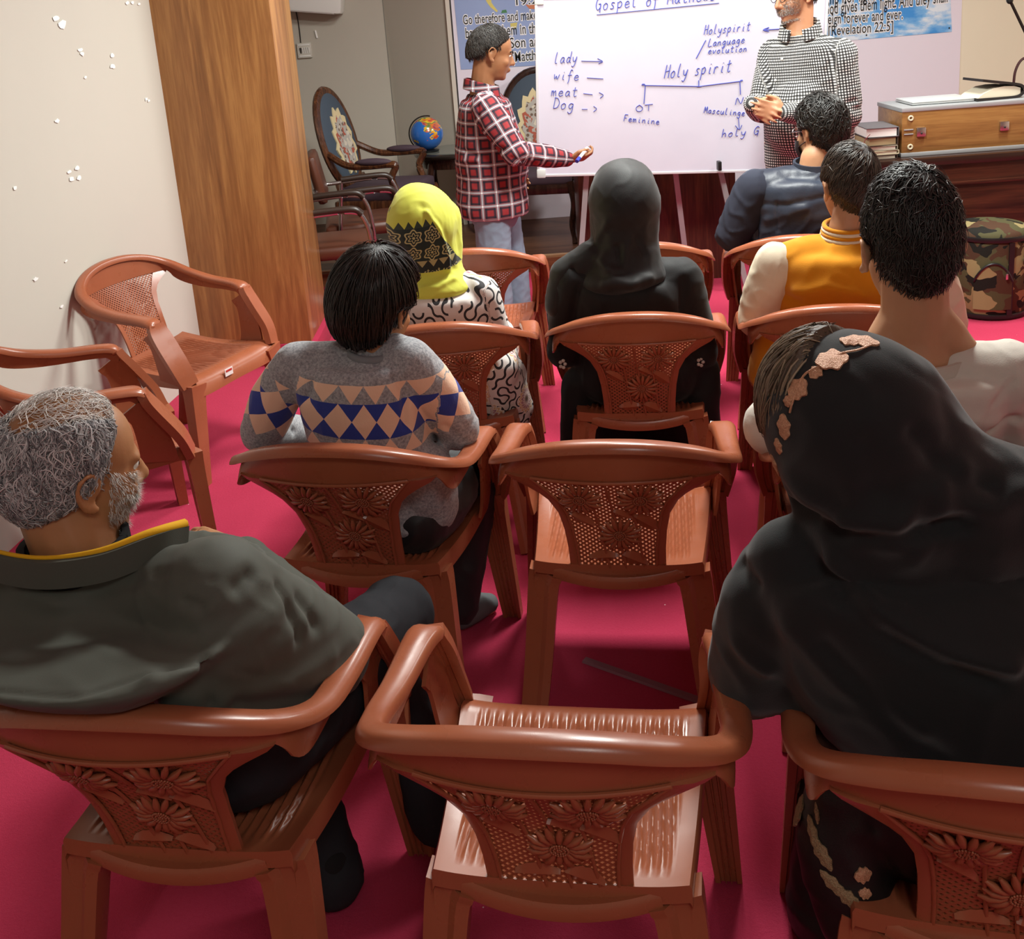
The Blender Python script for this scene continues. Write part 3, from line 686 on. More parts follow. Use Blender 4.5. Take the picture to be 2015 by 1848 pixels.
# --- ornate armchairs, side tables, globe on the platform
def emb():
    m = MT('embroidered_upholstery', '#3b4652', 0.8); v = m.coords(); n = m.vor(v, 26); n2 = m.noise(v, 14, 3)
    k = m.mix(n.lt(.35), '#a9a39a', '#6b5547'); k = m.mix(n2.gt(.56), k, '#a35340'); k = m.mix(n2.lt(.40), k, '#c9bfae'); m.col(k); return m
M_EMB = emb(); M_SLATE = MT('slate_upholstery', '#3d4956', 0.8); M_PLUM = MT('plum_upholstery', '#41303a', 0.75); M_CREAM = MT('cream_embroidery', '#cdbd93', 0.75)
def ornate(name, loc, rz, lab, M_WD):
    t = empty(name, loc, rz, lab, 'armchair', 'carved armchairs on the platform')
    bz, bw, bh = .80, .255, .345; tilt = Matrix.Translation((0, -.24, .46)) @ Matrix.Rotation(radians(12), 4, 'X') @ Matrix.Translation((0, 0, -.46))
    def oval(s, y): return [tilt @ Vector((bw*s*cos(2*pi*k/40), y, bz+bh*s*sin(2*pi*k/40)*(1.0 if sin(2*pi*k/40) > 0 else .95))) for k in range(40)]
    g = G(); P = oval(1, 0); P = P+P[:2]; g.sweep(P, lambda q, i: [(.032*cos(k*pi/4), .024*sin(k*pi/4)) for k in range(8)], tilt.to_3x3() @ Vector((0, 1, 0)), False); ob('back_frame', g, M_WD, t)
    g = G(); g.ring_loft([oval(.94, -.022), oval(.94, .018), oval(.8, .034), oval(.4, .042), oval(.02, .043)]); pd = ob('back_pad', g, M_SLATE, t, 60)
    def shape(pts, y, w): 
        g = G(); n = len(pts); A = [tilt @ Vector((x*bw, y, bz+z*bh)) for x, z in pts]; B = [tilt @ Vector((x*bw, y-.012, bz+z*bh)) for x, z in pts]
        g.add(A+B, [tuple(range(n)), tuple(range(n, 2*n))[::-1]]+[(i, (i+1) % n, n+(i+1) % n, n+i) for i in range(n)]); return g
    rim = [(.60*(1+.10*(k % 3-1)*(1 if k < 24 else .6))*cos(2*pi*k/36)*(1 if sin(2*pi*k/36) < 0 else .92), (.64+.06*((k % 3)-1))*sin(2*pi*k/36)-.05) for k in range(36)]
    ob('embroidered_border', shape(rim, .047, 1), M_CREAM, pd, 0); ob('embroidered_scene', shape([(x*.76, z*.80-.04) for x, z in rim], .050, 1), M_EMB, pd, 0)
    for s in (-1, 1):
        g = G(); g.tube(crv([tilt @ Vector((s*.20, -.0, .52)), Vector((s*.235, -.22, .40)), Vector((s*.245, -.25, .2)), Vector((s*.25, -.30, 0))], 6), lambda q: .026-.006*q, 8); ob('leg', g, M_WD, t)
        g = G(); g.tube(crv([(s*.25, .26, .42), (s*.275, .29, .28), (s*.25, .27, .12), (s*.27, .31, .0)], 6), lambda q: .034-.016*q+.01*max(0, q-.9)*10, 8); ob('leg', g, M_WD, t)
        g = G(); g.tube(crv([tilt @ Vector((s*.245, .0, .74)), Vector((s*.285, -.14, .655)), Vector((s*.295, .0, .648)), Vector((s*.29, .16, .655)), Vector((s*.285, .20, .64)), Vector((s*.275, .16, .55)), Vector((s*.265, .21, .42))], 6), .024, 8); ob('arm', g, M_WD, t)
        g = G(); g.ell((s*.293, .05, .674), (.036, .13, .026), None, 16, 10); ob('arm_pad', g, M_PLUM, t)
    g = G(); g.box((0, .01, .375), (.54, .56, .07), None, .015); ob('seat_frame', g, M_WD, t)
    g = G(); g.box((0, .015, .44), (.52, .53, .10), None, .035); ob('seat_cushion', g, M_PLUM, t, 60)
    return t
ornate('carved_armchair', (-.835, 6.985, SZ), radians(-105), 'carved brown armchair with an oval embroidered back in the corner left of the globe', M_CARVED)
MD2 = wood('almost_black_carved_wood', '#2a1812', '#140b08', '#3a231a', 'z', 2.0, 0.2)
ornate('carved_armchair', (.22, 7.15, SZ), radians(172), 'dark carved armchair with an oval embroidered back behind the plaid shirt and the whiteboard', MD2)
t = empty('round_side_table', (-.38, 7.46, SZ), 0, 'dark round side table with the globe on it', 'side table')
g = G(); g.lathe([(0, .575), (.265, .575), (.275, .585), (.28, .6), (.268, .612), (0, .612)], (0, 0, 0), 40); ob('table_top', g, MT('dark_table', '#25211d', 0.2), t, 50)
g = G(); g.lathe([(0, .612), (.24, .612), (.24, .618), (0, .618)], (0, 0, 0), 40); ob('glass_inlay', g, MT('grey_glass', '#6f716a', 0.08), t, 50)
g = G(); g.lathe([(0, .50), (.22, .50), (.24, .575), (0, .575)], (0, 0, 0), 32); ob('apron', g, MD2, t, 50)
for k in range(4):
    a = pi/4+k*pi/2; c, s = cos(a), sin(a); g = G(); g.tube(crv([(c*.20, s*.20, .56), (c*.23, s*.23, .40), (c*.18, s*.18, .15), (c*.22, s*.22, 0)], 6), lambda q: .03-.012*q, 8); ob('leg', g, MD2, t)
def globe_mat():
    m = MT('globe_print', '#2f6fc0', 0.18, spec=0.6); v = m.coords(); n = m.noise(m.mapv(v, (1, 1, 1), (0, 0, 0), (.31, .2, .4)), 9.5, 3, .55, .3); h = m.noise(v, 17, 1)
    k = m.ramp(h, [(.35, '#c84a2c'), (.47, '#e3bf2f'), (.52, '#3b7d45'), (.6, '#d9722e'), (.68, '#8e3f5a')]); n2 = m.xyz(v)[2]
    m.col(m.mix((n+n2*1.3).gt(.56), '#2c66b4', k)); return m
gp = at_y(840, 263, 7.40); t = empty('globe', (gp.x, 7.40, SZ+.618), 0, 'blue desk globe with coloured continents on the dark round side table', 'globe')
gz = gp.z-t.location.z; ax = Vector((-.25, 0, .97)).normalized()
g = G(); g.ell((0, 0, 0), (.118, .118, .118), None, 40, 28); sp = ob('sphere', g, globe_mat(), t, 180); sp.location = (0, 0, gz); sp.rotation_euler = (0, -.26, 0)
g = G(); g.tube([Vector((.128*sin(-.26+pi*k/20)*-1, .0, gz+.128*cos(-.26+pi*k/20))) for k in range(21)], .005, 6, (0, 1, 0)); ob('meridian_arm', g, M_BLACK, t)
g = G(); g.lathe([(0, 0), (.075, 0), (.08, .012), (.03, .02), (.012, .03), (.01, gz-.125), (0, gz-.125)]); ob('stand', g, M_BLACK, t, 60)
# --- chrome armchairs with brown padding behind the pillar
def chrome_chair(loc, rz, lab):
    t = empty('chrome_armchair', loc, rz, lab, 'chair', 'chrome armchairs behind the pillar')
    g = G(); g.box((0, .02, .44), (.46, .48, .08), None, .03); ob('seat', g, M_LEATHER, t, 60)
    g = G(); g.box((0, -.235, .76), (.42, .06, .30), Matrix.Rotation(radians(10), 4, 'X'), .028); ob('backrest', g, M_LEATHER, t, 60)
    for s in (-1, 1):
        g = G(); g.tube(crv([(s*.19, -.26, .70), (s*.25, -.22, .665), (s*.26, -.10, .665), (s*.26, .16, .672), (s*.26, .235, .62), (s*.26, .262, .45), (s*.26, .27, .10), (s*.26, .24, .022), (s*.26, .1, .014), (s*.26, -.27, .014)], 7), .0125, 10); ob('frame_tube', g, M_CHROME, t, 60)
        g = G(); g.tube(crv([(s*.26, -.10, .682), (s*.26, .05, .688), (s*.26, .18, .686), (s*.26, .225, .655)], 6), .02, 10); ob('arm_pad', g, MT('dark_wood_arm', '#33251d', 0.35), t, 60)
        g = G(); g.tube([(s*.26, -.10, .665), (s*.255, -.13, .42), (s*.24, -.20, .014)], .0115, 10); ob('rear_strut', g, M_CHROME, t, 60)
    for y in (-.15, .2):
        g = G(); g.tube([(-.26, y, .395), (.26, y, .395)], .011, 8); ob('cross_tube', g, M_CHROME, t, 60)
chrome_chair((-.93, 6.325, 0), radians(-82), 'chrome armed chair with brown padding just behind the pillar, nearer the carved armchair')
chrome_chair((-1.05, 5.735, 0), radians(-84), 'chrome armed chair with brown padding mostly hidden by the pillar')
# --- things on the carpet
a, b_ = at_z(1150, 1298, .003), at_z(1405, 1388, .003); g = G(); g.sweep([a, a.lerp(b_, .5), b_+(b_-a)*.25], lambda q, i: [(-.013, -.002), (.013, -.002), (.009, .003), (-.009, .003)]); tag(ob('floor_strip', g, MT('grey_strip', '#8a5a66', .7), None, 0), 'thin greyish strip lying on the carpet in front of the empty chair beside the boy', 'strip')  # thin flat greyish strip laid across the carpet
# --- peeling paint and sticker
def flake(x, y, r, sd):
    d = ray(x, y); n = Vector((1, -.115, 0)).normalized(); p0 = Vector((-1.61+.004, 5.05, 0)); o = Vector((0, 0, CAM_H)); k = (p0-o).dot(n)/d.dot(n); c = o+d*k
    u = Vector((.115, 1, 0)).normalized(); rr = random.Random(sd); P = []
    for i in range(9):
        a = 2*pi*i/9; q = r*.78*rr.uniform(.6, 1.2); P.append(c+u*(q*2.4*cos(a))+Vector((0, 0, 1))*(q*1.1*sin(a)))
    return P
MF = MT('bare_plaster_white', '#f2f1ef', 0.8); g = G()
FL = [(110, 36, .014), (123, 48, .02), (158, 98, .01), (162, 106, .011), (221, 108, .012), (222, 131, .012), (168, 152, .007), (113, 238, .012), (288, 195, .009), (293, 198, .008), (137, 338, .009), (152, 331, .011), (155, 350, .012), (141, 353, .012), (30, 370, .008), (70, 549, .009), (122, 603, .008), (251, 6, .01), (261, 5, .01), (274, 8, .008), (317, 80, .008), (340, 200, .006), (372, 440, .007), (130, 514, .006)]
for i, (x, y, r) in enumerate(FL):
    P = flake(x, y, r, i); g.add(P, [tuple(range(9))])
tag(ob('paint_chips', g, MF, None, 0), 'white flecks of chipped paint scattered over the left wall', 'paint chips', kind='stuff')
st = ob('price_sticker', G().box((.06, .607, .392), (.045, .002, .03)), MT('sticker_white', '#e9e4e0', 0.5), CH['M'], 0); g = G(); g.box((.06, .6085, .398), (.035, .001, .008)); ob('sticker_print', g, MT('sticker_red', '#b8342c', 0.5), st, 0)
# ---------------------------------------------------------------- building people
_wr = np.random.default_rng(11)
def fnoise(P, freq, seed=0, an=(1, 1, 1)):
    r = np.random.default_rng(seed); K = r.normal(size=(20, 3)); K /= np.linalg.norm(K, axis=1)[:, None]; K *= freq*r.uniform(.6, 1.5, (20, 1))*np.array(an)
    return np.sin(P @ K.T*6.283+r.uniform(0, 6.28, 20)).sum(1)/4.5
def segdist(P, a, b):
    a = np.array(a); b = np.array(b); d = b-a; t = np.clip(((P-a)@d)/max(1e-9, d@d), 0, 1); return np.linalg.norm(P-(a+t[:, None]*d), axis=1), t
def fold_disp(folds):
    """folds: (points, width, height): ridges (height>0) or creases (height<0) pressed into cloth"""
    def f(P, N):
        h = np.zeros(len(P)); o = np.array([0, 0, CAM_H]); Q = P-o; zz = Q @ np.array(_F); fx = np.stack([Q @ np.array(_r), Q @ np.array(_u)], 1)/zz[:, None]
        face = (N*Q).sum(1) < 0
        def onto(p):    # drop a fold point on the cloth where it is first seen
            q = np.array(p)-o; z = q @ np.array(_F); d = np.hypot(fx[:, 0]-(q @ np.array(_r))/z, fx[:, 1]-(q @ np.array(_u))/z); d[~face] = 9
            ok = d < max(.006, d.min()*1.05); k = np.where(ok)[0]; return P[k[np.argmin(zz[k])]]
        for pts, w, a in folds:
            pts = [onto(p) for p in pts]
            d = np.full(len(P), 9.0)
            for i in range(len(pts)-1): d = np.minimum(d, segdist(P, pts[i], pts[i+1])[0])
            h += a*np.exp(-(d/w)**2)
        return h
    return f
def bake(name, g, vox, mat, parent=None, it=6, disp=None, bones=None, extra=None):
    me = bpy.data.meshes.new('tmp'); me.from_pydata(g.v, [], g.f)
    bm = bmesh.new(); bm.from_mesh(me); bmesh.ops.recalc_face_normals(bm, faces=bm.faces); bm.to_mesh(me); bm.free()
    o = bpy.data.objects.new('tmp', me); COL.objects.link(o); md = o.modifiers.new('r', 'REMESH'); md.mode = 'VOXEL'; md.voxel_size = vox; md.adaptivity = 0
    dg = bpy.context.evaluated_depsgraph_get(); m2 = bpy.data.meshes.new_from_object(o.evaluated_get(dg)); bpy.data.objects.remove(o); bpy.data.meshes.remove(me)
    n = len(m2.vertices); P = np.empty(n*3); m2.vertices.foreach_get('co', P); P = P.reshape(-1, 3)
    E = np.empty(len(m2.edges)*2, int); m2.edges.foreach_get('vertices', E); E = E.reshape(-1, 2); cnt = np.bincount(E.ravel(), minlength=n)[:, None].clip(1)
    def lap(P):
        S_ = np.zeros_like(P)
        for k in range(3): S_[:, k] = np.bincount(E[:, 0], P[E[:, 1], k], n)+np.bincount(E[:, 1], P[E[:, 0], k], n)
        return S_/cnt
    for i in range(it): P = P*.4+lap(P)*.6
    def put(): m2.vertices.foreach_set('co', P.ravel()); m2.update()
    put()
    if bones:
        best = np.full(n, 9e9); at = np.zeros((n, 3))
        for bi, (a, b, ref, r, v0) in enumerate(bones):
            a = np.array(a); b = np.array(b); L_ = np.linalg.norm(b-a); ax = (b-a)/L_; ref = np.array(ref, float); ref -= ax*(ref@ax); ref /= np.linalg.norm(ref); bi_ = np.cross(ax, ref)
            d, t = segdist(P, a, b); Q = P-a; u = np.arctan2(Q@bi_, Q@ref)*r; v = Q@ax+v0; k = d/r; ms = k < best; best[ms] = k[ms]; at[ms] = np.stack([u, v, np.full(n, float(bi))], 1)[ms]
        A = m2.attributes.new('pat', 'FLOAT_VECTOR', 'POINT'); A.data.foreach_set('vector', at.ravel())
    if disp:
        N = np.empty(n*3); m2.vertices.foreach_get('normal', N); N = N.reshape(-1, 3)
        for dsp in (disp if isinstance(disp, (list, tuple)) else [disp]): P = P+N*dsp(P, N)[:, None]
        P = P*.7+lap(P)*.3; put()
    m2.name = name; m2.shade_smooth()
    for m in (mat if isinstance(mat, (list, tuple)) else [mat]): m2.materials.append(m.m)
    if extra is not None:
        c = np.zeros(len(m2.polygons)*3); m2.polygons.foreach_get('center', c); m2.polygons.foreach_set('material_index', extra(c.reshape(-1, 3)).astype(np.int32))
    o = bpy.data.objects.new(name, m2); COL.objects.link(o)
    if parent: o.parent = parent; o.matrix_parent_inverse = Matrix.Identity(4)
    return o
def wrinkle(amp, freq, seed, an=(1, 1, 1)): return lambda P, N: amp*((1-np.abs(fnoise(P, freq*.6, seed, an)))+.55*(.8-np.minimum(1, np.abs(fnoise(P+.03*fnoise(P, 3, seed+5)[:, None], freq*1.9, seed+1, an))*1.6)))
def srings(g, rings, n=28, sub=4):
    """trunk: rings of (centre, half-width vector, half-depth vector, squareness)"""
    C = crv([r[0] for r in rings], sub); W = crv([r[1] for r in rings], sub); D = crv([r[2] for r in rings], sub); out = []
    for c, w, d in zip(C, W, D):
        row = []
        for k in range(n):
            a = 2*pi*k/n; x, y = cos(a), sin(a); e = .86
            row.append(c+w*(abs(x)**e*(1 if x > 0 else -1))+d*(abs(y)**e*(1 if y > 0 else -1)))
        out.append(row)
    return g.ring_loft(out)
def hmat(c, yaw=0, nod=0, tilt=0, s=1.0):
    return Matrix.Translation(c) @ Matrix.Rotation(radians(yaw), 4, 'Z') @ Matrix.Rotation(radians(tilt), 4, 'Y') @ Matrix.Rotation(radians(-nod), 4, 'X') @ Matrix.Scale(s, 4)
def head(g, M, beard=0.0, ear=True, nose=1.0):
    e = lambda c, r, R=None: g.ell(M @ Vector(c), r, (M.to_3x3().to_4x4() @ R if R else M.to_3x3().to_4x4()), 24, 16)
    e((0, -.012, .028), (.074, .094, .094)); e((0, .035, -.03), (.064, .062, .085)); e((0, .02, .03), (.070, .072, .078))
    e((0, .042, -.082), (.046, .046, .038)); e((0, .070, -.100), (.022, .020, .018)); e((0, .0, -.07), (.052, .06, .05))
    e((0, .082, .018), (.046, .016, .010))
    for s in (-1, 1):
        e((s*.040, .062, -.032), (.022, .024, .022)); e((s*.030, .082, .012), (.018, .012, .007)); e((s*.012, .098, -.036), (.010, .011, .009))
    g.cone([M @ Vector((0, .088, .012)), M @ Vector((0, .102, -.012)), M @ Vector((0, .112*nose, -.032))], [.009, .011, .013], 10)
    e((0, .096, -.060), (.022, .010, .006)); e((0, .094, -.071), (.019, .010, .006))
    if ear:
        ek = float(ear)
        for s in (-1, 1):
            P = [(.076, .012, -.012), (.080, .014, .012), (.086, .002, .028), (.090, -.016, .022), (.088, -.020, .0), (.082, -.010, -.022), (.078, .002, -.034), (.076, .008, -.026)]
            g.tube(crv([M @ Vector((s*(x+(ek-1)*(1.5*x-.09)), y-.006, z-.004)) for x, y, z in P], 4), .0058, 8); e((s*.074*ek, -.006, -.004), (.008*ek, .016, .022)); e((s*.079*ek, .002, -.034), (.0065, .009, .010))
def hand(g, w, d, nrm, th, s=1.0, curl=.5, spread=.12, thumb=.6):
    """wrist, finger direction, palm normal (fingers curl to it), thumb side"""
    d = Vector(d).normalized(); nrm = Vector(nrm); nrm = (nrm-d*nrm.dot(d)).normalized(); sd = d.cross(nrm); sd = sd if sd.dot(Vector(th)) > 0 else -sd
    R = Matrix((sd, d, nrm)).transposed().to_4x4(); w = Vector(w)
    g.ell(w+d*.048*s, (.040*s, .052*s, .016*s), R, 16, 12); g.ell(w+d*.07*s, (.042*s, .026*s, .014*s), R, 16, 10); g.cone([w-d*.02*s, w+d*.03*s], [.026*s, .024*s], 10)
    for i, (o, L_) in enumerate(((.030, .075), (.010, .084), (-.011, .078), (-.030, .060))):
        p = w+d*(.088-.004*abs(i-1))*s+sd*o*s; v = (d+sd*(o/.03)*spread).normalized(); P = [p-d*.02*s, p]; a = 0
        for k, q in enumerate((.45, .32, .25)):
            a += curl*(.55+.45*k)*(1+.12*i); p = p+(v*cos(a)+nrm*sin(a))*L_*q*s; P.append(p)
        g.cone(P, [.0095*s, .0095*s, .0088*s, .0080*s, .0068*s], 8)
    p = w+d*.025*s+sd*.026*s; q = p+(sd*.75+d*.6+nrm*.35)*.035*s; r = q+(d*.9+sd*.15+nrm*thumb)*.030*s; u = r+(d*.9-sd*.05+nrm*thumb)*.024*s
    g.cone([p, q, r, u], [.014*s, .0115*s, .0105*s, .008*s], 8)
# hair: a close cap following the skull plus many fine locks flowing away from the crown
HC, HR = Vector((0, -.012, .022)), np.array([.0785, .0985, .1015])
def hair(parent, M, mats, mask, th, crown=(0, -.45, .9), n=2600, ln=.6, r=.0012, lift=.0, wave=.0, seed=1, sweep=None, cap=True, jit=.25, name='hair', HC=HC, HR=HR):
    rg = np.random.default_rng(seed); R3 = np.array(M.to_3x3()); Tm = np.array(M.translation); hc = np.array(HC); k0 = np.array(crown, float); k0 /= np.linalg.norm(k0)
    TH = (lambda D: np.full(len(D), th)) if not callable(th) else th
    def rfun(D, m): return 1+TH(D)*m-.09*(1-m)
    def world(D, q): return (hc+D*HR*q[:, None]) @ R3.T+Tm
    if cap:
        g = G(); g.ell((0, 0, 0), (1, 1, 1), None, 64, 40); D = np.array(g.v); D /= np.linalg.norm(D, axis=1)[:, None]
        m = np.clip(mask(D), 0, 1); q = rfun(D, m)-.16*(1-m)-.012+.010*fnoise(D, 3.2, seed)*m; g.v = [tuple(p) for p in world(D, q)]
        co = ob(name, g, mats[0], parent, 180)
    D = rg.normal(size=(n*5, 3)); D /= np.linalg.norm(D, axis=1)[:, None]; D = D[mask(D) > .35][:n]; n = len(D); K = 6
    fl = D-k0; fl -= D*(fl*D).sum(1)[:, None]; fl /= np.linalg.norm(fl, axis=1)[:, None].clip(.05)
    if sweep is not None: fl = fl+np.array(sweep(D)); fl -= D*(fl*D).sum(1)[:, None]
    fl += rg.normal(size=fl.shape)*jit; fl -= D*(fl*D).sum(1)[:, None]; fl /= np.linalg.norm(fl, axis=1)[:, None].clip(.05)
    L_ = ln*rg.uniform(.6, 1.15, n); dep = rg.uniform(-.35, .25, n); lf = lift*rg.uniform(0, 1, n)**2; pts = []; ph = rg.uniform(0, 6.28, n); sx = np.cross(D, fl)
    for k in range(K):
        t = k/(K-1); d = D+fl*(L_*t)[:, None]+sx*(wave*np.sin(ph+t*5))[:, None]; d /= np.linalg.norm(d, axis=1)[:, None]; m = np.clip(mask(d), 0, 1) if t < .6 else np.clip(mask(d)+.25, 0, 1)
        q = rfun(d, np.maximum(m, .25))+TH(d)*dep*.9+lf*t*t-.01*(t > .9); pts.append(world(d, q))
    pts = np.stack(pts, 1); T = np.gradient(pts, axis=1); T /= np.linalg.norm(T, axis=2)[..., None].clip(1e-9); O = pts-np.array(M @ HC); A = np.cross(T, O); A /= np.linalg.norm(A, axis=2)[..., None].clip(1e-9); B = np.cross(A, T)
    w = (r*np.array([.7, 1, 1, .9, .65, .15]))[None, :, None]*rg.uniform(.6, 1.4, (n, 1, 1)); V = np.stack([pts+A*w*1.6, pts+B*w, pts-A*w*1.6], 2)
    F = []; idx = np.arange(n*K*3).reshape(n, K, 3)
    for k in range(K-1):
        for j in range(3):
            j2 = (j+1) % 3; F.append(np.stack([idx[:, k, j], idx[:, k, j2], idx[:, k+1, j2], idx[:, k+1, j]], 1))
    F = np.concatenate(F); me = bpy.data.meshes.new('hair_strands'); me.from_pydata(V.reshape(-1, 3).tolist(), [], F.tolist()); me.shade_smooth()
    A_ = me.attributes.new('rnd', 'FLOAT', 'POINT'); A_.data.foreach_set('value', np.repeat(rg.uniform(0, 1, n), K*3))
    me.materials.append(mats[1].m); o = bpy.data.objects.new('hair_strands' if cap else name, me); COL.objects.link(o); o.parent = co if cap else parent; tag(o, kind='stuff') if False else None
    return o
def hair_mats(nm, c1, c2, rough=.42, capc=None):
    a = MT(nm+'_cap', capc or c1, .6); v = a.coords(); a.bump(a.noise(a.mapv(v, (1, 1, .3)), 260, 3), .5, .003)
    b = MT(nm, c1, rough, spec=.5); f = X(b.nt, b.N('ShaderNodeAttribute', attribute_name='rnd').outputs['Fac']); b.col(b.mix(f, c1, c2)); return a, b
def sm(x, a, b): return np.clip((x-a)/(b-a), 0, 1)
def skin(nm, c, red=.0, ex=None):
    m = MT(nm, c, .5, spec=.4); m.b.inputs['Subsurface Weight'].default_value = .08; m.b.inputs['Subsurface Radius'].default_value = (.012, .005, .003)
    v = m.coords(); n = m.noise(v, 18, 4); l = lin(c); m.col(m.mix(n, tuple(x*.86 for x in l[:3])+(1,), tuple(min(1, x*1.10) for x in l[:3])+(1,))); m.bump(m.noise(v, 160, 3), .12, .002); return m
def cloth(nm, c, var=.12, rough=.85, weave=500, sheen=.0, bump=.15, spec=.2):
    m = MT(nm, c, rough, spec=spec, sheen=sheen); v = m.coords(); n = m.noise(v, 5, 4); l = lin(c); m.col(m.mix(n, tuple(x*(1-var) for x in l[:3])+(1,), tuple(min(1, x*(1+var)) for x in l[:3])+(1,))); m.bump(m.noise(v, weave, 2), bump, .002); return m
def Vv(*a): return Vector(a)
def limb(g, pts, rad): g.cone(pts, rad, 12)
UP = Vector((0, 0, 1))
def trunk(g, pel, chest, sho, nb, Rt, w, d, k0=.8):
    """pelvis, chest, shoulder line centre, neck base; w/d half widths/depths for hip, waist, chest, shoulders, neck"""
    Rt = Rt.normalized(); f = UP.cross(Rt).normalized()
    waist = pel.lerp(chest, .45)
    top = sho.lerp(nb, .45)
    rings = [(pel-UP*.05, Rt*w[0]*k0, f*d[0]*k0), (pel, Rt*w[0], f*d[0]), (waist, Rt*w[1], f*d[1]), (chest, Rt*w[2], f*d[2]), (sho, Rt*w[3], f*d[3]), (top, Rt*(w[3]*.55), f*d[3]*.75), (nb, Rt*w[4], f*d[4])]
    srings(g, rings)
def yoke(g, nb, sl, sr, r=.062, drop=.035):
    for s in (sl, sr):
        a = nb-UP*(drop+.02); limb(g, [a, a.lerp(s, .55)+UP*.004, s], [.06, .064, r])
PEOPLE = []
def person(label, group=None):
    return label
# ---------------------------------------------------------------- the audience, front to back
J = at_y
M_SOCK = cloth('grey_sock_knit', '#5f6163', .2); M_DKSOCK = cloth('black_sock', '#1d1c1d', .2)
def rot2(v, a): return Vector((v.x*cos(a)-v.y*sin(a), v.x*sin(a)+v.y*cos(a), v.z))
def seat_frame(k):
    x, y, a, _ = CHAIRS[k]; a = radians(a); M = Matrix.Translation((x, y, 0)) @ Matrix.Rotation(a, 4, 'Z'); return M, Vector((cos(a), sin(a), 0)), Vector((-sin(a), cos(a), 0))
def lower(M, s=1.0, kn=.58, sp=.11, foot=.62, fz=.0, hip=.30):
    """hips, knees, ankles, toes of someone sitting on chair M"""
    L = lambda *p: M @ Vector(p); o = {}
    for n, sg in (('l', -1), ('r', 1)):
        o['h'+n] = L(sg*.085*s, hip, .525); o['k'+n] = L(sg*sp, kn+.1, .525); o['a'+n] = L(sg*sp, foot, .09); o['t'+n] = L(sg*sp*1.15, foot+.17*s, .045)
    return o
def legs(g, o, r=(.085, .062, .045), feet=False):
    for n in 'lr':
        limb(g, [o['h'+n], o['k'+n], o['a'+n]], r)
        if feet: limb(g, [o['a'+n]-UP*.03, o['a'+n].lerp(o['t'+n], .5)-UP*.01, o['t'+n]-UP*.01], [.038, .036, .026])

def body_for(name, lab, Mh, nb, sho, pel, Rt, arms, lo, sk, vox=.006, hands=(), beard=0, w=(.14, .12, .14, .15, .05), hs=.9, neckr=.052, ear=True, foot=True, group=None, extra=()):
    g = G(); head(g, Mh, ear=ear); hc = Mh.translation
    up = (Mh.to_3x3() @ UP).normalized(); fw = (Mh.to_3x3() @ Vector((0, 1, 0))).normalized()
    sc = Mh.to_scale().x
    limb(g, [hc-up*.045*sc-fw*.022*sc, nb+UP*.02, nb-UP*.05], [neckr*1.0, neckr*1.05, neckr*1.3])
    ch = pel.lerp(sho, .72); trunk(g, pel, ch, sho, nb, Rt, w, (.09, .08, .09, .07, .05))
    for a in arms: limb(g, a, [.045, .034, .024])
    for h in hands: hand(g, *h[0], **h[1])
    for e_ in extra: limb(g, *e_)
    if lo: legs(g, lo, (.07, .05, .036), foot)
    b = bake(name, g, vox, sk, None, 5); tag(b, lab, 'person', group); return b
def eyes(b, Mh):
    me_ = MT('eye_white', '#d8d2c8', .2); mi = MT('iris_dark', '#20140e', .2)
    for s in (-1, 1):
        g = G(); g.ell(Mh @ Vector((s*.030, .080, .002)), (.0115,)*3, None, 12, 8); e = ob('eye', g, me_, b, 180); g = G(); g.ell(Mh @ Vector((s*.030, .0885, .001)), (.0048,)*3, None, 10, 6); ob('iris', g, mi, e, 180)

# ===== woman in the black hijab (chair H)
MBLK = cloth('black_hijab_cloth', '#131314', .25, .62, 420, sheen=.12, spec=.35); MBLK2 = cloth('black_abaya_cloth', '#101011', .25, .7, 420, sheen=.08, spec=.3)
M, Rt, Fw = seat_frame('H'); Y = 3.17
hd = J(1229, 412, Y); Mh = hmat(hd, -6, 6, 0, .92); nb = J(1230, 520, Y-.02); sho = J(1231, 560, Y-.03); pel = M @ Vector((0, .315, .50)); lo = lower(M)
sl, sr = J(1128, 552, Y-.02), J(1340, 548, Y-.04); el, er = J(1108, 690, Y+.02), J(1374, 690, Y-.02); wl, wr = M @ Vector((-.14, .50, .60)), M @ Vector((.14, .50, .60))
b = body_for('person', 'person in a black hijab and black abaya seated in the second row, seen from behind', Mh, nb, sho, pel, Rt, [[sl, el, wl], [sr, er, wr]], lo, skin('skin_warm', '#b98765'), .009, ear=False,
   hands=[((wl, Fw, -UP, Rt), dict(s=.9)), ((wr, Fw, -UP, -Rt), dict(s=.9))])
g = G(); trunk(g, pel, pel.lerp(sho, .7), sho, nb, Rt, (.20, .17, .185, .185, .075), (.15, .13, .13, .105, .07)); yoke(g, nb, sl, sr, .066)
limb(g, [sl, el, wl], [.068, .062, .045]); limb(g, [sr, er, wr], [.068, .062, .045]); legs(g, lo, (.12, .11, .12))
limb(g, [M @ Vector((-.20, .30, .47)), M @ Vector((-.235, .28, .22))], [.06, .05]); limb(g, [M @ Vector((-.12, .60, .40)), M @ Vector((-.10, .62, .08)), M @ Vector((.12, .62, .08)), M @ Vector((.12, .60, .40))], [.12, .10, .10, .12])
limb(g, [M @ Vector((.20, .32, .50)), M @ Vector((.20, .30, .40)), M @ Vector((.205, .30, .30))], [.065, .06, .05])
FD = [([sl+Vv(0, -.07, -.02), J(1120, 640, Y-.1), J(1112, 690, Y-.08)], .012, -.012), ([J(1290, 560, Y-.12), J(1330, 600, Y-.14)], .02, .008), ([J(1345, 560, Y-.1), J(1350, 610, Y-.1)], .012, -.010), ([J(1150, 560, Y-.13), J(1180, 600, Y-.14)], .018, .008)]
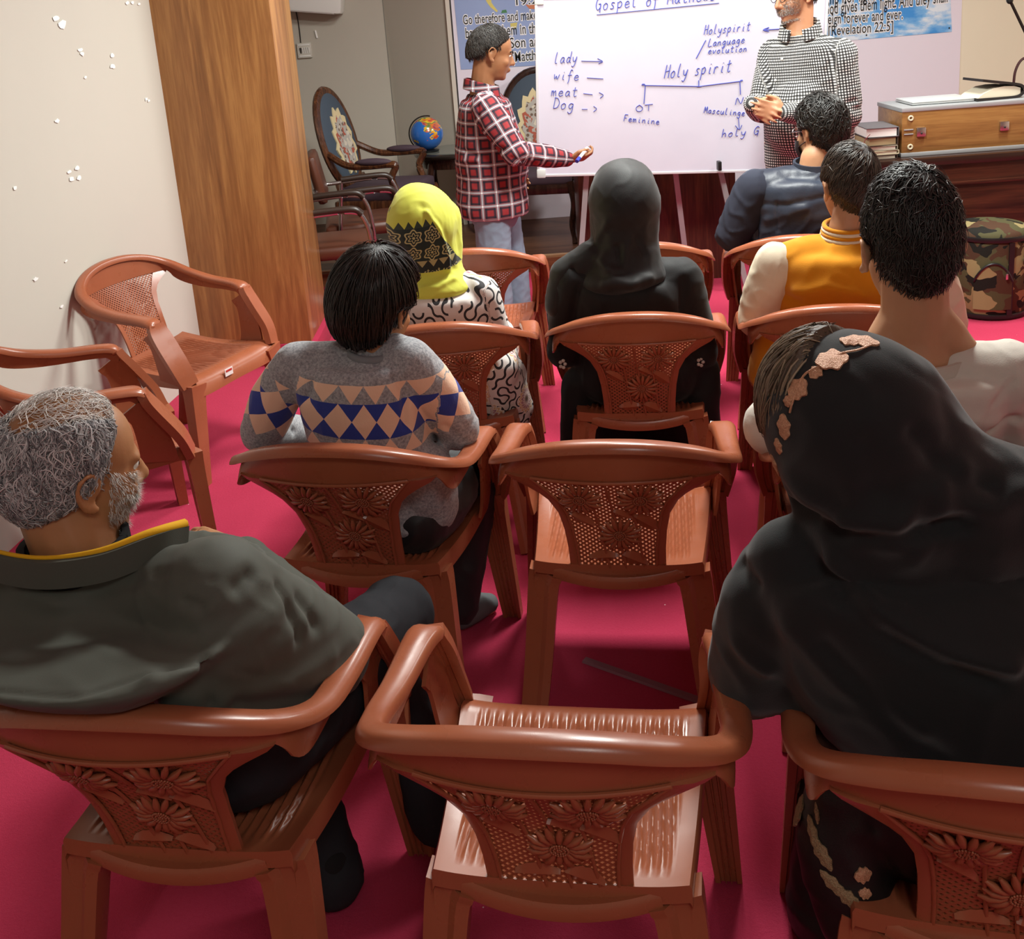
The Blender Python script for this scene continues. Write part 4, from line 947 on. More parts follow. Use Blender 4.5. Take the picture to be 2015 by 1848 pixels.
ob_ = bake('abaya', g, .009, MBLK2, b, 6, [fold_disp(FD), wrinkle(.006, 5, 3, (1, 1, .6))])
g = G(); g.ell(J(1228, 400, Y), (.114, .125, .132), None, 28, 20); g.ell(J(1228, 365, Y+.03), (.098, .11, .085), None, 24, 16); limb(g, [J(1228, 425, Y), J(1229, 480, Y-.01), J(1230, 512, Y-.01)], [.112, .107, .100])
srings(g, [(J(1230, 480, Y-.01), Rt*.105, Fw*.11), (J(1230, 512, Y-.02), Rt*.115, Fw*.115), (J(1228, 532, Y-.03), Rt*.135, Fw*.122), (J(1222, 550, Y-.035), Rt*.135, Fw*.122), (J(1215, 566, Y-.03), Rt*.09, Fw*.09)])
limb(g, [J(1165, 505, Y-.03), J(1112, 540, Y-.02), J(1098, 600, Y-.02)], [.055, .05, .045])
FD = [([J(1178, 512, Y-.12), J(1200, 540, Y-.16), J(1245, 552, Y-.17), J(1290, 545, Y-.15)], .016, .012), ([J(1165, 500, Y-.1), J(1185, 530, Y-.14), J(1215, 525, Y-.16), J(1222, 490, Y-.15)], .012, .010), ([J(1205, 490, Y-.12), J(1212, 520, Y-.14)], .010, -.010), ([J(1262, 470, Y-.12), J(1278, 505, Y-.12)], .011, -.007), ([J(1165, 470, Y-.08), J(1185, 440, Y-.11)], .012, .008), ([J(1120, 540, Y-.08), J(1112, 590, Y-.08)], .010, -.012), ([J(1180, 556, Y-.16), J(1235, 572, Y-.17), J(1260, 560, Y-.17)], .012, .010)]
ob_ = bake('hijab', g, .007, MBLK, b, 7, [fold_disp(FD), wrinkle(.003, 6, 8)])
MSIL = MT('silver_embroidery', '#b9b4aa', .5)
for (x, y, yy) in ((1378, 712, Y-.075), (1384, 700, Y-.06), (1107, 716, Y-.07)):
    g = G(); c = J(x, y, yy)
    for k in range(5): a = 1.26*k; g.ell(c+Vector((.008*cos(a), -.004, .012*sin(a))), (.006, .003, .006), None, 8, 6)
    ob('cuff_embroidery', g, MSIL, ob_, 180)

# ===== woman in the yellow headscarf (chair G)
def scarf_mat(z0, c0):
    m = MT('yellow_printed_scarf', '#d6cf46', .75, sheen=.1); v = m.coords(); x, y, z = m.xyz(v); m.bump(m.noise(v, 400), .1, .002)
    u = (x-c0)+((y-3.05)*.35); d = z-z0-u*.10                  # printed border hangs below z0
    tri = ((u*38).fr()-.5).abs()*2
    cell = (u*17).fr()-.5; row = (d*17).fr()-.5; rr = (cell*cell+row*row).sqrt(); ang = row.atan2(cell); pet = rr+(ang*6).cos()*.06
    orn = pet.lt(.42)*pet.gt(.34)+pet.lt(.24)*pet.gt(.17)+rr.lt(.07)
    zig = ((u*30).fr()-.5).abs()*.02
    green = '#12261f'; k = m.mix(orn.min(1.0), green, '#b8b07a')
    inb = d.lt(0)*d.gt(-.155); spikes = d.gt(0)*d.lt((tri*-1+1)*.022)
    ov = ((x-c0)+d*.43).gt(.048); inb = inb*(ov*-1+1); spikes = spikes*(ov*-1+1)
    low = d.lt(-.115)*d.gt(-.15); kl = m.mix((d*110+zig*260).sin().gt(.1), '#151c18', '#a89d6a'); k = m.mix(low, k, kl)
    col = m.mix(inb, '#cdd14c', k); col = m.mix(spikes, col, '#2c3a2c')
    dots = m.vor(v, 15); pd = dots.lt(.20)*dots.gt(.07)*d.gt(.03); col = m.mix(pd, col, '#5a6b52'); m.col(col); return m
def dress_mat():
    m = MT('white_squiggle_print', '#d9d4ce', .8); v = m.attr('pat'); u, w, _ = m.xyz(v); m.bump(m.noise(m.coords(), 400), .1, .002)
    s = 27.0; a = u*s; c = w*s; ia = a.fl(); ic = c.fl(); fa = a-ia; fc = c-ic; rnd = ((ia*12.99+ic*78.23).sin()*437.58).fr().gt(.5)
    fa = fa*(rnd*-2+1)+rnd
    d1 = ((fa*fa+fc*fc).sqrt()-.5).abs(); d2 = (((fa-1)*(fa-1)+(fc-1)*(fc-1)).sqrt()-.5).abs(); ln = d1.min(d2).lt(.105)
    gp = ((ia*3.1+ic*1.7).sin()*43.7).fr().gt(.22)
    col = m.mix(ln*gp, '#d9d5d0', '#2b2a2d')
    # flower medallions every ~0.2 m
    q = 5.2; ma = (u*q+.12).fr()-.5; mc = (w*q+.30).fr()-.5; r = (ma*ma+mc*mc).sqrt(); an = mc.atan2(ma); pr = r-(an*8).cos().abs()*.06
    sel = (((u*q+.12).fl()*5.1+(w*q+.30).fl()*2.3).sin()).gt(-.35)
    fl = pr.lt(.24)*sel; pc = m.ramp(pr*3.2, [(.0, '#5c4a3c'), (.13, '#c9a8a4'), (.22, '#f0e6dc'), (.40, '#94506b'), (.50, '#e9dccb'), (.60, '#c79a5c'), (.70, '#e3dcd2')]); m.col(m.mix(fl, col, pc)); return m
M, Rt, Fw = seat_frame('G'); Y = 3.14
hd = J(832, 445, Y); Mh = hmat(hd, -8, 10, 0, .88); nb = J(860, 548, Y); sho = J(862, 585, Y-.02); pel = M @ Vector((.02, .315, .50)); lo = lower(M)
sl, sr = J(782, 590, Y), J(945, 580, Y-.02); el, er = J(770, 690, Y+.08), J(985, 700, Y+.06); wl, wr = M @ Vector((-.12, .5, .6)), M @ Vector((.16, .5, .60))
b = body_for('person', 'person in a yellow and green patterned headscarf and white printed dress', Mh, nb, sho, pel, Rt, [[sl, el, wl], [sr, er, wr]], lo, skin('skin_warm_b', '#b98765'), .009, ear=False, hands=[((wl, Fw, -UP, Rt), dict(s=.88)), ((wr, Fw, -UP, -Rt), dict(s=.88))])
g = G(); trunk(g, pel, pel.lerp(sho, .7), sho, nb, Rt, (.19, .15, .165, .16, .07), (.14, .12, .12, .10, .065)); limb(g, [sl, el, wl], [.06, .052, .045]); limb(g, [sr, er, wr], [.062, .056, .045]); legs(g, lo, (.11, .10, .10)); yoke(g, nb, sl, sr, .06)
limb(g, [M @ Vector((.17, .30, .52)), J(985, 740, Y+.05), J(1015, 800, Y+.10), J(1005, 850, Y+.12)], [.075, .075, .06, .045]); limb(g, [J(985, 720, Y), J(970, 800, Y+.04)], [.06, .05])
FD = [([J(905, 560, Y-.1), J(925, 530, Y-.06), J(950, 560, Y-.1)], .016, .014), ([J(960, 720, Y-.05), J(1000, 790, Y), J(1030, 830, Y)], .012, -.008), ([J(950, 780, Y-.05), J(990, 840, Y)], .012, .008)]
bon = [(pel, nb, -Fw, .17, 0), (sl, el, -Fw, .06, .3), (sr, er, -Fw, .06, .8), (J(985, 720, Y+.03), J(1010, 850, Y+.1), -Fw, .09, .1)]
ob_ = bake('dress', g, .008, dress_mat(), b, 6, [fold_disp(FD), wrinkle(.004, 5, 5)], bon)
g = G(); c = J(830, 440, Y); g.ell(c, (.110, .125, .125), None, 28, 20); g.ell(J(818, 402, Y+.02), (.075, .09, .065), None, 24, 16); limb(g, [J(832, 450, Y), J(850, 500, Y+.0), J(866, 548, Y)], [.107, .088, .070]); limb(g, [J(868, 430, Y+.03), J(880, 480, Y+.02), J(888, 520, Y+.02)], [.065, .05, .035])
srings(g, [(J(862, 530, Y), Rt*.075, Fw*.075), (J(862, 552, Y-.01), Rt*.10, Fw*.09), (J(858, 566, Y-.01), Rt*.12, Fw*.10), (J(856, 578, Y), Rt*.10, Fw*.085)])
FD = [([J(846, 410, Y-.11), J(872, 450, Y-.11), J(888, 500, Y-.08), J(892, 530, Y-.06)], .007, .014), ([J(820, 560, Y-.08), J(860, 556, Y-.1), J(900, 540, Y-.06)], .008, .008), ([J(830, 395, Y-.10), J(860, 430, Y-.11)], .010, -.005)]
zb = J(830, 447, Y-.12).z
bake('headscarf', g, .006, scarf_mat(zb, c.x), b, 6, [fold_disp(FD), wrinkle(.0025, 7, 4)])

# ===== boy in the diamond sweater (chair D)
def sweater_mat():
    m = MT('diamond_knit_sweater', '#7d7f83', .9, sheen=.15); v = m.attr('pat'); u, w, bi = m.xyz(v); oc = m.coords()
    hn = m.noise(oc, 170, 3, .7); grey = m.ramp(hn, [(.3, '#72757a'), (.7, '#b4b5b8')])
    P = .068; h = .0445; d = ((u/P+.0).fr()-.5).abs()*2; d2 = ((u/P+.5).fr()-.5).abs()*2
    top = .405; t = (w*-1+top)/h                      # rows counted down from the first band
    r0 = t.gt(0)*t.lt(1); r12 = t.gt(1)*t.lt(3); r3 = t.gt(3)*t.lt(4)
    p0 = d.lt(t*-1+1)*r0; dia = d2.lt(((t-2).abs()*-1)+1)*r12
    pe, bl = '#ecc7ab', '#273c93'; c = m.mix(p0, grey, pe); c = m.mix(r12, c, bl); c = m.mix(dia, c, pe); p3 = d2.lt(t-3)*r3; c = m.mix(p3, c, pe)
    # sleeves: rotated checks
    Q = .060; s1 = ((u+w)/Q*.8).fl(); s2 = ((w-u)/Q*.8).fl(); ck = ((s1+s2)*.5).fr().gt(.2); k2 = ((s1-s2*1)*.25).fr().gt(.4)
    slv = m.mix(ck, pe, m.mix(w.gt(1.075)*w.lt(1.165), grey, bl)); band = bi.gt(.5)*w.gt(1.03)*w.lt(1.20)
    gs = bi.gt(.5); c = m.mix(gs, c, grey); c = m.mix(band, c, slv); m.col(c); m.bump(hn, .25, .003); return m
M, Rt, Fw = seat_frame('D'); Y = 2.36
hd = J(740, 606, Y+.02); Mh = hmat(hd, -28, 10, 6, .98); nb = J(742, 690, Y-.02); sho = J(697, 722, Y-.03); pel = M @ Vector((.03, .30, .50)); lo = lower(M, kn=.56)
lo['kr'] = M @ Vector((.20, .60, .50)); lo['ar'] = J(905, 1195, 2.58); lo['tr'] = J(962, 1187, 2.66)
lo['kl'] = M @ Vector((-.10, .62, .50)); lo['al'] = M @ Vector((-.08, .60, .09))
sl, sr = J(585, 718, Y-.0), J(806, 712, Y-.05); el, er = J(516, 848, Y+.05), J(900, 842, Y+.02); wl, wr = J(610, 850, Y+.26), J(852, 838, Y+.20)
b = body_for('person', 'person with short black hair in a grey sweater with blue and peach diamonds', Mh, nb, sho, pel, Rt, [[sl, el, wl], [sr, er, wr]], lo, skin('skin_tan', '#a8744f'), .006, w=(.13, .11, .13, .13, .045), neckr=.043,
   hands=[((wl, Rt, -UP, Fw), dict(s=.85)), ((wr, -Rt+Fw*.4, -UP, Fw), dict(s=.85, curl=.6))])
g = G(); trunk(g, pel-UP*.02, pel.lerp(sho, .66), sho, nb, Rt, (.165, .150, .150, .148, .062), (.125, .115, .115, .092, .06)); yoke(g, nb, sl, sr, .058)
limb(g, [sl, sl.lerp(el, .5)+Vv(-.01, 0, 0), el, wl], [.058, .060, .055, .038]); limb(g, [sr, sr.lerp(er, .5)+Vv(.01, 0, 0), er, wr], [.058, .060, .056, .036])
limb(g, [nb-UP*.012+Vv(-.035, .0, 0), nb-UP*.004+Vv(.045, -.01, 0)], [.045, .045])
bon = [(pel, nb, -Fw, .15, 0), (sl, el, -Fw, .056, 1.0), (sr, er, -Fw, .056, 1.0), (el, wl, -Fw, .045, 1.4), (er, wr, -Fw, .045, 1.4)]
FD = [([sl+Vv(.03, -.07, -.02), J(598, 780, Y-.1), J(590, 850, Y-.1)], .010, -.010), ([sr+Vv(-.02, -.07, -.02), J(806, 780, Y-.12), J(806, 840, Y-.12)], .010, -.010), ([J(640, 715, Y-.12), J(660, 735, Y-.13)], .02, .004), ([J(880, 850, Y-.06), J(915, 880, Y-.05)], .012, -.006), ([M @ Vector((.12, .16, .50)), M @ Vector((.16, .22, .47))], .015, .01)]
limb(g, [M @ Vector((.08, .26, .53)), M @ Vector((.15, .27, .53)), M @ Vector((.15, .25, .62))], [.085, .075, .08])
sw = bake('sweater', g, .0055, sweater_mat(), b, 6, [fold_disp(FD), wrinkle(.003, 5, 6)], bon)
g = G(); P = [nb+Vector((.066*cos(2*pi*k/24)*1.0, .060*sin(2*pi*k/24), .008-.012*sin(2*pi*k/24)*-1)) for k in range(25)]; g.tube(P, .011, 8, UP, False); ob('collar', g, cloth('grey_knit_collar', '#7f8185', .2), sw, 60)
g = G(); legs(g, lo, (.088, .068, .052)); trunk(g, pel-UP*.02, pel+UP*.08, pel+UP*.10, pel+UP*.13, Rt, (.16, .15, .14, .13, .12), (.13, .12, .11, .1, .09)); limb(g, [M @ Vector((.12, .26, .49)), M @ Vector((.16, .42, .50))], [.085, .085])
tr = bake('trousers', g, .009, cloth('black_tracksuit', '#1f2022', .25, .55, sheen=.05, spec=.4), b, 6, [wrinkle(.006, 6, 7)])
for n in 'lr':
    g = G(); a, t_ = lo['a'+n], lo['t'+n]; limb(g, [a+UP*.05, a-UP*.02, a.lerp(t_, .55)-UP*.005, t_], [.045, .046, .042, .030]); bake('sock', g, .006, M_SOCK, b, 5)
def bowl(D):      # thick straight bowl cut
    x, y, z = D.T; front = sm(z, .30, .44); side = sm(z+.85*np.clip(-y, 0, 1)+.15, -.30, -.16); return np.clip(np.where(y > .25, front, side*(1-sm(x, .55, .75)*sm(-z, -.05, .1)*sm(y, -.45, -.25))), 0, 1)
hair(b, Mh, hair_mats('black_straight_hair', '#15110f', '#2c231d', .30), bowl, lambda D: .34+.05*np.clip(D[:, 2], 0, 1), crown=(.15, -.25, .95), n=4200, ln=1.0, r=.0011, jit=.10, seed=3)
# ===== grey-haired man in the dark green jacket (chair A)
M, Rt, Fw = seat_frame('A'); Y = 1.52
hd = J(140, 925, Y); Mh = hmat(hd, -47, 8, 4, 1.06); nb = J(150, 1090, Y-.03); sho = J(165, 1165, Y-.03); pel = M @ Vector((.0, .32, .50)); lo = lower(M, foot=.50, sp=.14)
lo['kr'] = J(780, 1215, 1.93); lo['ar'] = Vector((-.24, 1.80, .10)); lo['tr'] = Vector((-.22, 1.95, .05)); lo['al'] = J(655, 1720, 1.70); lo['tl'] = J(668, 1690, 1.83)
sl, sr = J(-110, 1190, Y-.0), J(425, 1168, Y-.11); el, er = J(-180, 1340, Y+.05), J(650, 1285, Y+.08); wr = J(480, 1100, Y+.30); wl = M @ Vector((-.12, .42, .62))
b = body_for('person', 'person with balding grey hair and beard in a dark green jacket with yellow collar lining', Mh, nb, sho, pel, Rt, [[sl, el, wl], [sr, er, wr]], lo, skin('skin_tan_grey', '#a9764f'), .0048, w=(.15, .14, .16, .17, .06), neckr=.062,
   hands=[((wr, (J(400, 1062, Y+.33)-wr), Vv(0, 0, -1), Vv(0, 1, 0)), dict(s=1.0, curl=.35)), ((wl, Fw, -UP, Rt), dict(s=1.0))])
eyes(b, Mh)
MJK = cloth('dark_green_jacket', '#4a4d45', .08, .72, 700, sheen=.05, spec=.3, bump=.08); MYEL = cloth('yellow_lining', '#d9a520', .1, .8)
hem = J(90, 1420, 1.205)+Fw*.225; g = G(); trunk(g, hem+UP*.03, hem.lerp(sho, .5)+UP*.02, sho, nb-UP*.012, Rt, (.222, .225, .235, .205, .10), (.235, .212, .165, .12, .085)); yoke(g, nb, sl, sr, .085, .05); limb(g, [sr-UP*.03, J(425, 1300, Y-.03), J(420, 1370, Y-.05)], [.09, .095, .09]); limb(g, [J(385, 1190, 1.42), J(378, 1290, 1.36), J(372, 1355, 1.325)], [.06, .055, .05]); limb(g, [J(405, 1335, Y-.15), J(545, 1335, Y-.06), er-UP*.01], [.082, .078, .07]); limb(g, [J(440, 1240, Y-.13), J(560, 1270, Y-.02), er], [.085, .08, .07])
limb(g, [sl, sl.lerp(el, .5), el, wl], [.088, .088, .075, .05]); limb(g, [sr, sr.lerp(er, .5)+Vv(.0, -.01, .0), er, er.lerp(wr, .5), wr], [.088, .088, .074, .060, .045])
S1 = [sr+Vv(-.015, -.10, .06), J(405, 1190, Y-.14), J(400, 1290, Y-.16), J(425, 1390, Y-.15)]
FD = [(S1, .006, -.007), ([J(-20, 1350, Y-.2), J(150, 1365, Y-.2), J(400, 1300, Y-.18), J(480, 1330, Y-.15), J(680, 1365, Y-.02)], .005, -.005), ([J(300, 1120, Y-.12), J(420, 1135, Y-.12)], .006, -.004), ([J(395, 1290, Y-.17), J(330, 1310, Y-.18)], .012, -.008), ([J(400, 1310, Y-.17), J(300, 1335, Y-.18)], .014, .008),
  ([J(560, 1160, Y+.02), J(590, 1240, Y+.0), J(590, 1250, Y)], .012, -.012), ([J(500, 1130, Y+.0), J(470, 1150, Y-.06)], .014, -.012), ([J(600, 1180, Y+.06), J(630, 1230, Y+.05)], .012, -.01), ([J(470, 1250, Y-.12), J(560, 1180, Y-.04)], .02, .007), ([J(450, 1330, Y-.12), J(600, 1230, Y-.02)], .02, .006), ([J(520, 1370, Y-.10), J(660, 1290, Y+.02)], .018, .006), ([J(60, 1140, Y-.12), J(180, 1160, Y-.14), J(260, 1140, Y-.13)], .012, -.008), ([J(0, 1120, Y-.12), J(120, 1180, Y-.14)], .014, .007), ([J(480, 1390, Y-.1), J(640, 1370, Y-.0)], .015, -.012)]
jk = bake('jacket', g, .007, MJK, b, 14, [fold_disp(FD), wrinkle(.004, 4, 9)])
def collar(nm, mat, pts, w, th=.006, par=None):
    g = G(); g.sweep(crv(pts, 6), lambda q, i: [(-th/2, -w/2), (th/2, -w/2), (th/2, w/2), (-th/2, w/2)], UP); return ob(nm, g, mat, par, 60)
ca_ = [J(-60, 1075, Y-.06), J(0, 1100, Y-.09), J(90, 1112, Y-.115), J(200, 1098, Y-.115), J(300, 1062, Y-.08), J(365, 1045, Y-.02)]
cl = collar('stand_collar', MJK, [p+Vv(0, -.006, -.012) for p in ca_], .045, .012, jk)
g = G(); g.tube(crv([p+Vv(0, .0, .012) for p in ca_], 6), lambda q: .0035+.010*max(0, q-.45), 8); ob('collar_lining', g, MYEL, cl, 60)
g = G(); P = [nb+Vector((.082*cos(2*pi*k/24), .075*sin(2*pi*k/24), .004)) for k in range(25)]; g.sweep(P, lambda q, i: [(-.006, -.03), (.006, -.03), (.004, .022), (-.008, .022)], UP, False); ob('undershirt_collar', g, cloth('black_rib_knit', '#161617', .2, .9), b, 60)
g = G(); legs(g, lo, (.11, .082, .062)); trunk(g, pel-UP*.01, pel+UP*.06, pel+UP*.08, pel+UP*.11, Rt, (.185, .18, .17, .16, .14), (.15, .14, .13, .12, .1))
trunk(g, pel, pel+UP*.10, pel+UP*.17, pel+UP*.20, Rt, (.20, .195, .19, .17, .12), (.15, .15, .14, .13, .10)); bake('trousers', g, .009, cloth('charcoal_trousers', '#26272b', .2, .85), b, 6, [wrinkle(.006, 5, 2)])
for n in 'lr':
    g = G(); a, t_ = lo['a'+n], lo['t'+n]; limb(g, [a+UP*.03, a-UP*.025, a.lerp(t_, .55)-UP*.005, t_], [.048, .05, .046, .034]); bake('sock', g, .007, M_DKSOCK, b, 5)
def balding(D):
    x, y, z = D.T; side = sm(z+.75*np.clip(-y, 0, 1), -.46, -.30)*sm(.40-y+.55*z, .05, .2); return side
def sides(D): x, y, z = D.T; return balding(D)*sm(np.sqrt(x*x*1.3+(np.minimum(y+.1, 0))**2)-.62*np.clip(z, 0, 1)-.04, .12, .36)
HG = hair_mats('grey_hair', '#56565a', '#d2d1d0', .5, '#7d7a78')
hair(b, Mh, HG, sides, .085, crown=(0, -.2, 1), n=4200, ln=.34, r=.0008, lift=.05, wave=.05, seed=5, jit=.45)
def topmask(D): x, y, z = D.T; return balding(D)*sm(z, .15, .4)
hair(b, Mh, hair_mats('thin_white_hair', '#b9b4ae', '#efece6', .5), topmask, .045, crown=(0, -.8, .6), n=900, ln=.42, r=.0005, lift=.05, wave=.06, seed=6, cap=False, jit=.5, name='thin_top_hair')
def beard_m(D): x, y, z = D.T; return sm(-z, .34, .5)*sm(y, .05, .2)
def beard(par, Mh_, mats, n=1500, seed=8, z1=-.045, r=.0007, ln=.012):
    """short bristles over jaw and chin"""
    rg = np.random.default_rng(seed); g = G()
    for i in range(n):
        a = rg.uniform(-1.55, 1.55); z = rg.uniform(-.114, z1-.0+(-.018 if abs(a) < .35 else .022*abs(a)))
        nrm = Vector((sin(a), cos(a), -.55 if z < -.1 else -.1)).normalized(); c0_ = Vector((0, .03, z+.03)); o_ = Mh_ @ (c0_+nrm*.2); d_ = (Mh_ @ c0_-o_).normalized()
        hit, p, nn, _ = par.ray_cast(o_, d_)
        if not hit: continue
        d = (nn+Vector(rg.normal(size=3))*.30+Mh_.to_3x3() @ Vector((0, 0, -.5))).normalized(); t_ = d.cross(Vector((.3, .5, 1))).normalized()*r; e = p+d*ln*rg.uniform(.6, 1.2)
        g.add([p-t_, p+t_, e], [(0, 1, 2)])
    o = ob('beard', g, mats[1], par, 0); A_ = o.data.attributes.new('rnd', 'FLOAT', 'POINT'); A_.data.foreach_set('value', np.repeat(rg.uniform(0, 1, len(g.v)//3), 3)); return o
beard(b, Mh, hair_mats('white_beard', '#a9a49e', '#efede8', .6), 3500)

# ===== woman in the black embroidered shawl (chair C)
M, Rt, Fw = seat_frame('C'); Y = 1.33
hd = J(1672, 845, Y); Mh = hmat(hd, 28, 8, -4, .90); nb = J(1730, 1030, Y-.01); sho = J(1760, 1120, Y-.02); pel = M @ Vector((.05, .325, .50)); lo = lower(M, foot=.46)
lo['al'] = J(1640, 1800, 1.55); lo['tl'] = J(1610, 1770, 1.68)
sl, sr = J(1555, 1165, Y+.03), J(2010, 1120, Y-.02); el, er = J(1492, 1300, Y+.06), J(2090, 1330, Y); wl, wr = M @ Vector((-.15, .48, .60)), M @ Vector((.16, .48, .60))
b = body_for('person', 'person wrapped in a black shawl edged with copper leaf embroidery at lower right', Mh, nb, sho, pel, Rt, [[sl, el, wl], [sr, er, wr]], lo, skin('skin_warm_c', '#b98765'), .008, ear=False, hands=[((wl, Fw, -UP, Rt), dict(s=.9)), ((wr, Fw, -UP, -Rt), dict(s=.9))])
MSH = cloth('black_wool_shawl', '#151617', .15, .8, 600, sheen=.2, spec=.2)
g = G(); g.ell(J(1676, 836, Y), (.118, .128, .134), Mh.to_3x3().normalized().to_4x4(), 30, 22); limb(g, [J(1690, 850, Y), J(1705, 930, Y-.01), J(1740, 1000, Y-.02)], [.120, .118, .115]); limb(g, [J(1722, 815, Y), J(1800, 925, Y-.01), J(1890, 1010, Y-.02)], [.100, .105, .11])
trunk(g, pel+UP*.06, pel.lerp(sho, .6), sho, nb, Rt, (.235, .235, .235, .205, .11), (.165, .17, .165, .14, .11))
limb(g, [J(1760, 900, Y-.02), J(1850, 960, Y-.02), J(1990, 1010, Y-.02)], [.09, .095, .10]); limb(g, [sl, J(1515, 1190, Y+.02), el, J(1475, 1330, Y+.16)], [.085, .080, .078, .065]); limb(g, [sr, er], [.10, .10]); limb(g, [J(1560, 1110, Y), J(1515, 1130, Y+.04)], [.072, .058])
limb(g, [el, M @ Vector((-.18, .30, .72)), M @ Vector((.0, .30, .74))], [.07, .08, .12])
FD = [([J(1545, 1000, Y-.08), J(1640, 1055, Y-.14), J(1750, 1065, Y-.15), J(1890, 1040, Y-.14)], .013, -.022), ([J(1560, 960, Y-.1), J(1660, 1030, Y-.15), J(1750, 1050, Y-.15)], .022, .012), ([J(1740, 1060, Y-.15), J(1800, 980, Y-.14), J(1900, 930, Y-.12)], .02, .012), ([J(1800, 860, Y-.08), J(1880, 930, Y-.1), J(1960, 960, Y-.11)], .014, -.010), ([J(1690, 880, Y-.14), J(1720, 960, Y-.14), J(1770, 985, Y-.14)], .022, -.008),
  ([J(1640, 1110, Y-.15), J(1720, 1200, Y-.18), J(1850, 1290, Y-.19), J(1990, 1310, Y-.18)], .016, .016), ([J(1660, 1160, Y-.16), J(1760, 1270, Y-.19), J(1950, 1350, Y-.19)], .014, -.013), ([J(1700, 1110, Y-.16), J(1830, 1200, Y-.19), J(1960, 1210, Y-.18)], .03, -.008), ([J(1560, 1240, Y-.08), J(1650, 1350, Y-.15), J(1800, 1440, Y-.19)], .022, .010), ([J(1620, 1280, Y-.14), J(1750, 1420, Y-.19), J(1850, 1500, Y-.19)], .016, -.009), ([J(1450, 1270, Y-.02), J(1500, 1320, Y-.05)], .016, .010), ([J(1445, 1100, Y), J(1475, 1150, Y-.04)], .012, -.008), ([J(1650, 1000, Y-.13), J(1580, 1020, Y-.1)], .016, -.01), ([J(1850, 1000, Y-.14), J(1960, 990, Y-.13), J(2020, 960, Y-.12)], .02, .012)]
sh = bake('shawl', g, .0065, MSH, b, 8, [fold_disp(FD), wrinkle(.006, 2.6, 12)])
def edge_pt(x, y):
    """first shawl point met along the view line to a spot on its edge"""
    d = ray(x, y); o = Vector((0, 0, CAM_H)); hit, loc, n, _ = sh.ray_cast(o, d.normalized()); return (loc, n) if hit else None
MCOP = MT('copper_thread', '#b9825c', .4, .25); v = MCOP.coords(); MCOP.bump(MCOP.noise(v, 700, 2), .8, .002); MCOP.col(MCOP.mix(MCOP.noise(v, 420, 2), '#8a5536', '#e0b08c'))
def leaf_on(hit, x, y, L_, w, ang, name='embroidered_leaf', mat=None, lob=7, par=None):
    r = hit(x, y)
    if not r: return
    c, n = r; n = n.normalized(); ru = (_u-n*_u.dot(n)).normalized(); rx = ru.cross(n); a = radians(ang); ax = rx*cos(a)+ru*sin(a); ay = n.cross(ax); g = G(); P = []
    for k in range(40):
        t = k/40*2*pi; q = (1-cos(t))/2; wd = w*(sin(pi*q)**.7)*(1+.16*cos(lob*t)); P.append(c+n*.0016+ax*(L_*(q-.5))+ay*(wd*(1 if t < pi else -1)))
    m_ = len(P); cen = c+n*.004; g.add(P+[cen]+[p-n*.003 for p in P], [(i, (i+1) % m_, m_) for i in range(m_)]+[(i, (i+1) % m_, m_+1+(i+1) % m_, m_+1+i) for i in range(m_)]); ob(name, g, mat or MCOP, par or sh, 0)
for x, y, L_, w, an in ((1697, 671, .045, .013, -20), (1672, 672, .028, .010, 160), (1637, 708, .044, .019, 20), (1606, 733, .022, .010, 60), (1570, 766, .034, .016, 60), (1551, 790, .016, .008, 100), (1543, 840, .036, .012, 95), (1532, 878, .024, .008, 90), (1526, 915, .034, .010, 88)): leaf_on(edge_pt, x, y, L_, w, an)
g = G(); P = [edge_pt(x, y) for x, y in ((1715, 680), (1690, 690), (1665, 695), (1650, 700), (1620, 720), (1600, 728), (1580, 745), (1562, 790), (1556, 812))]; P = [p[0]+p[1]*.002 for p in P if p]; g.tube(crv(P, 5), .0016, 5); ob('embroidered_stem', g, MCOP, sh, 60)
HB = hair_mats('brown_hair', '#4a3a2c', '#8d7a62', .45)
def front_hair(D): x, y, z = D.T; return sm(z, -.35, -.15)*sm(y, -.15, .0)
hair(b, Matrix.Translation(Vector((-.022, .015, .004))) @ hmat(hd, 34, 8, -4, 1.04), HB, front_hair, .16, crown=(0, -.2, 1), n=1500, ln=.9, r=.0011, jit=.2, seed=9)
g = G(); legs(g, lo, (.13, .11, .085)); limb(g, [M @ Vector((-.19, .27, .62)), M @ Vector((-.205, .24, .46)), M @ Vector((-.19, .20, .36))], [.06, .07, .055]); trunk(g, pel, pel+UP*.1, pel+UP*.14, pel+UP*.18, Rt, (.20, .19, .18, .17, .15), (.16, .15, .14, .13, .12)); limb(g, [M @ Vector((-.1, .55, .35)), M @ Vector((-.1, .5, .16))], [.12, .11])
dr = bake('dress', g, .008, cloth('black_satin_dress', '#0c0c0d', .2, .5, spec=.4), b, 7, [wrinkle(.006, 4, 14)])
def dress_pt(x, y):
    d = ray(x, y); hit, loc, n, _ = dr.ray_cast(Vector((0, 0, CAM_H)), d.normalized()); return (loc, n) if hit else None
MGD = MT('dull_gold_thread', '#8a7350', .5, .2); v = MGD.coords(); MGD.bump(MGD.noise(v, 600, 2), .9, .002); MGD.col(MGD.mix(MGD.noise(v, 380, 2), '#4f3d28', '#b39a72'))
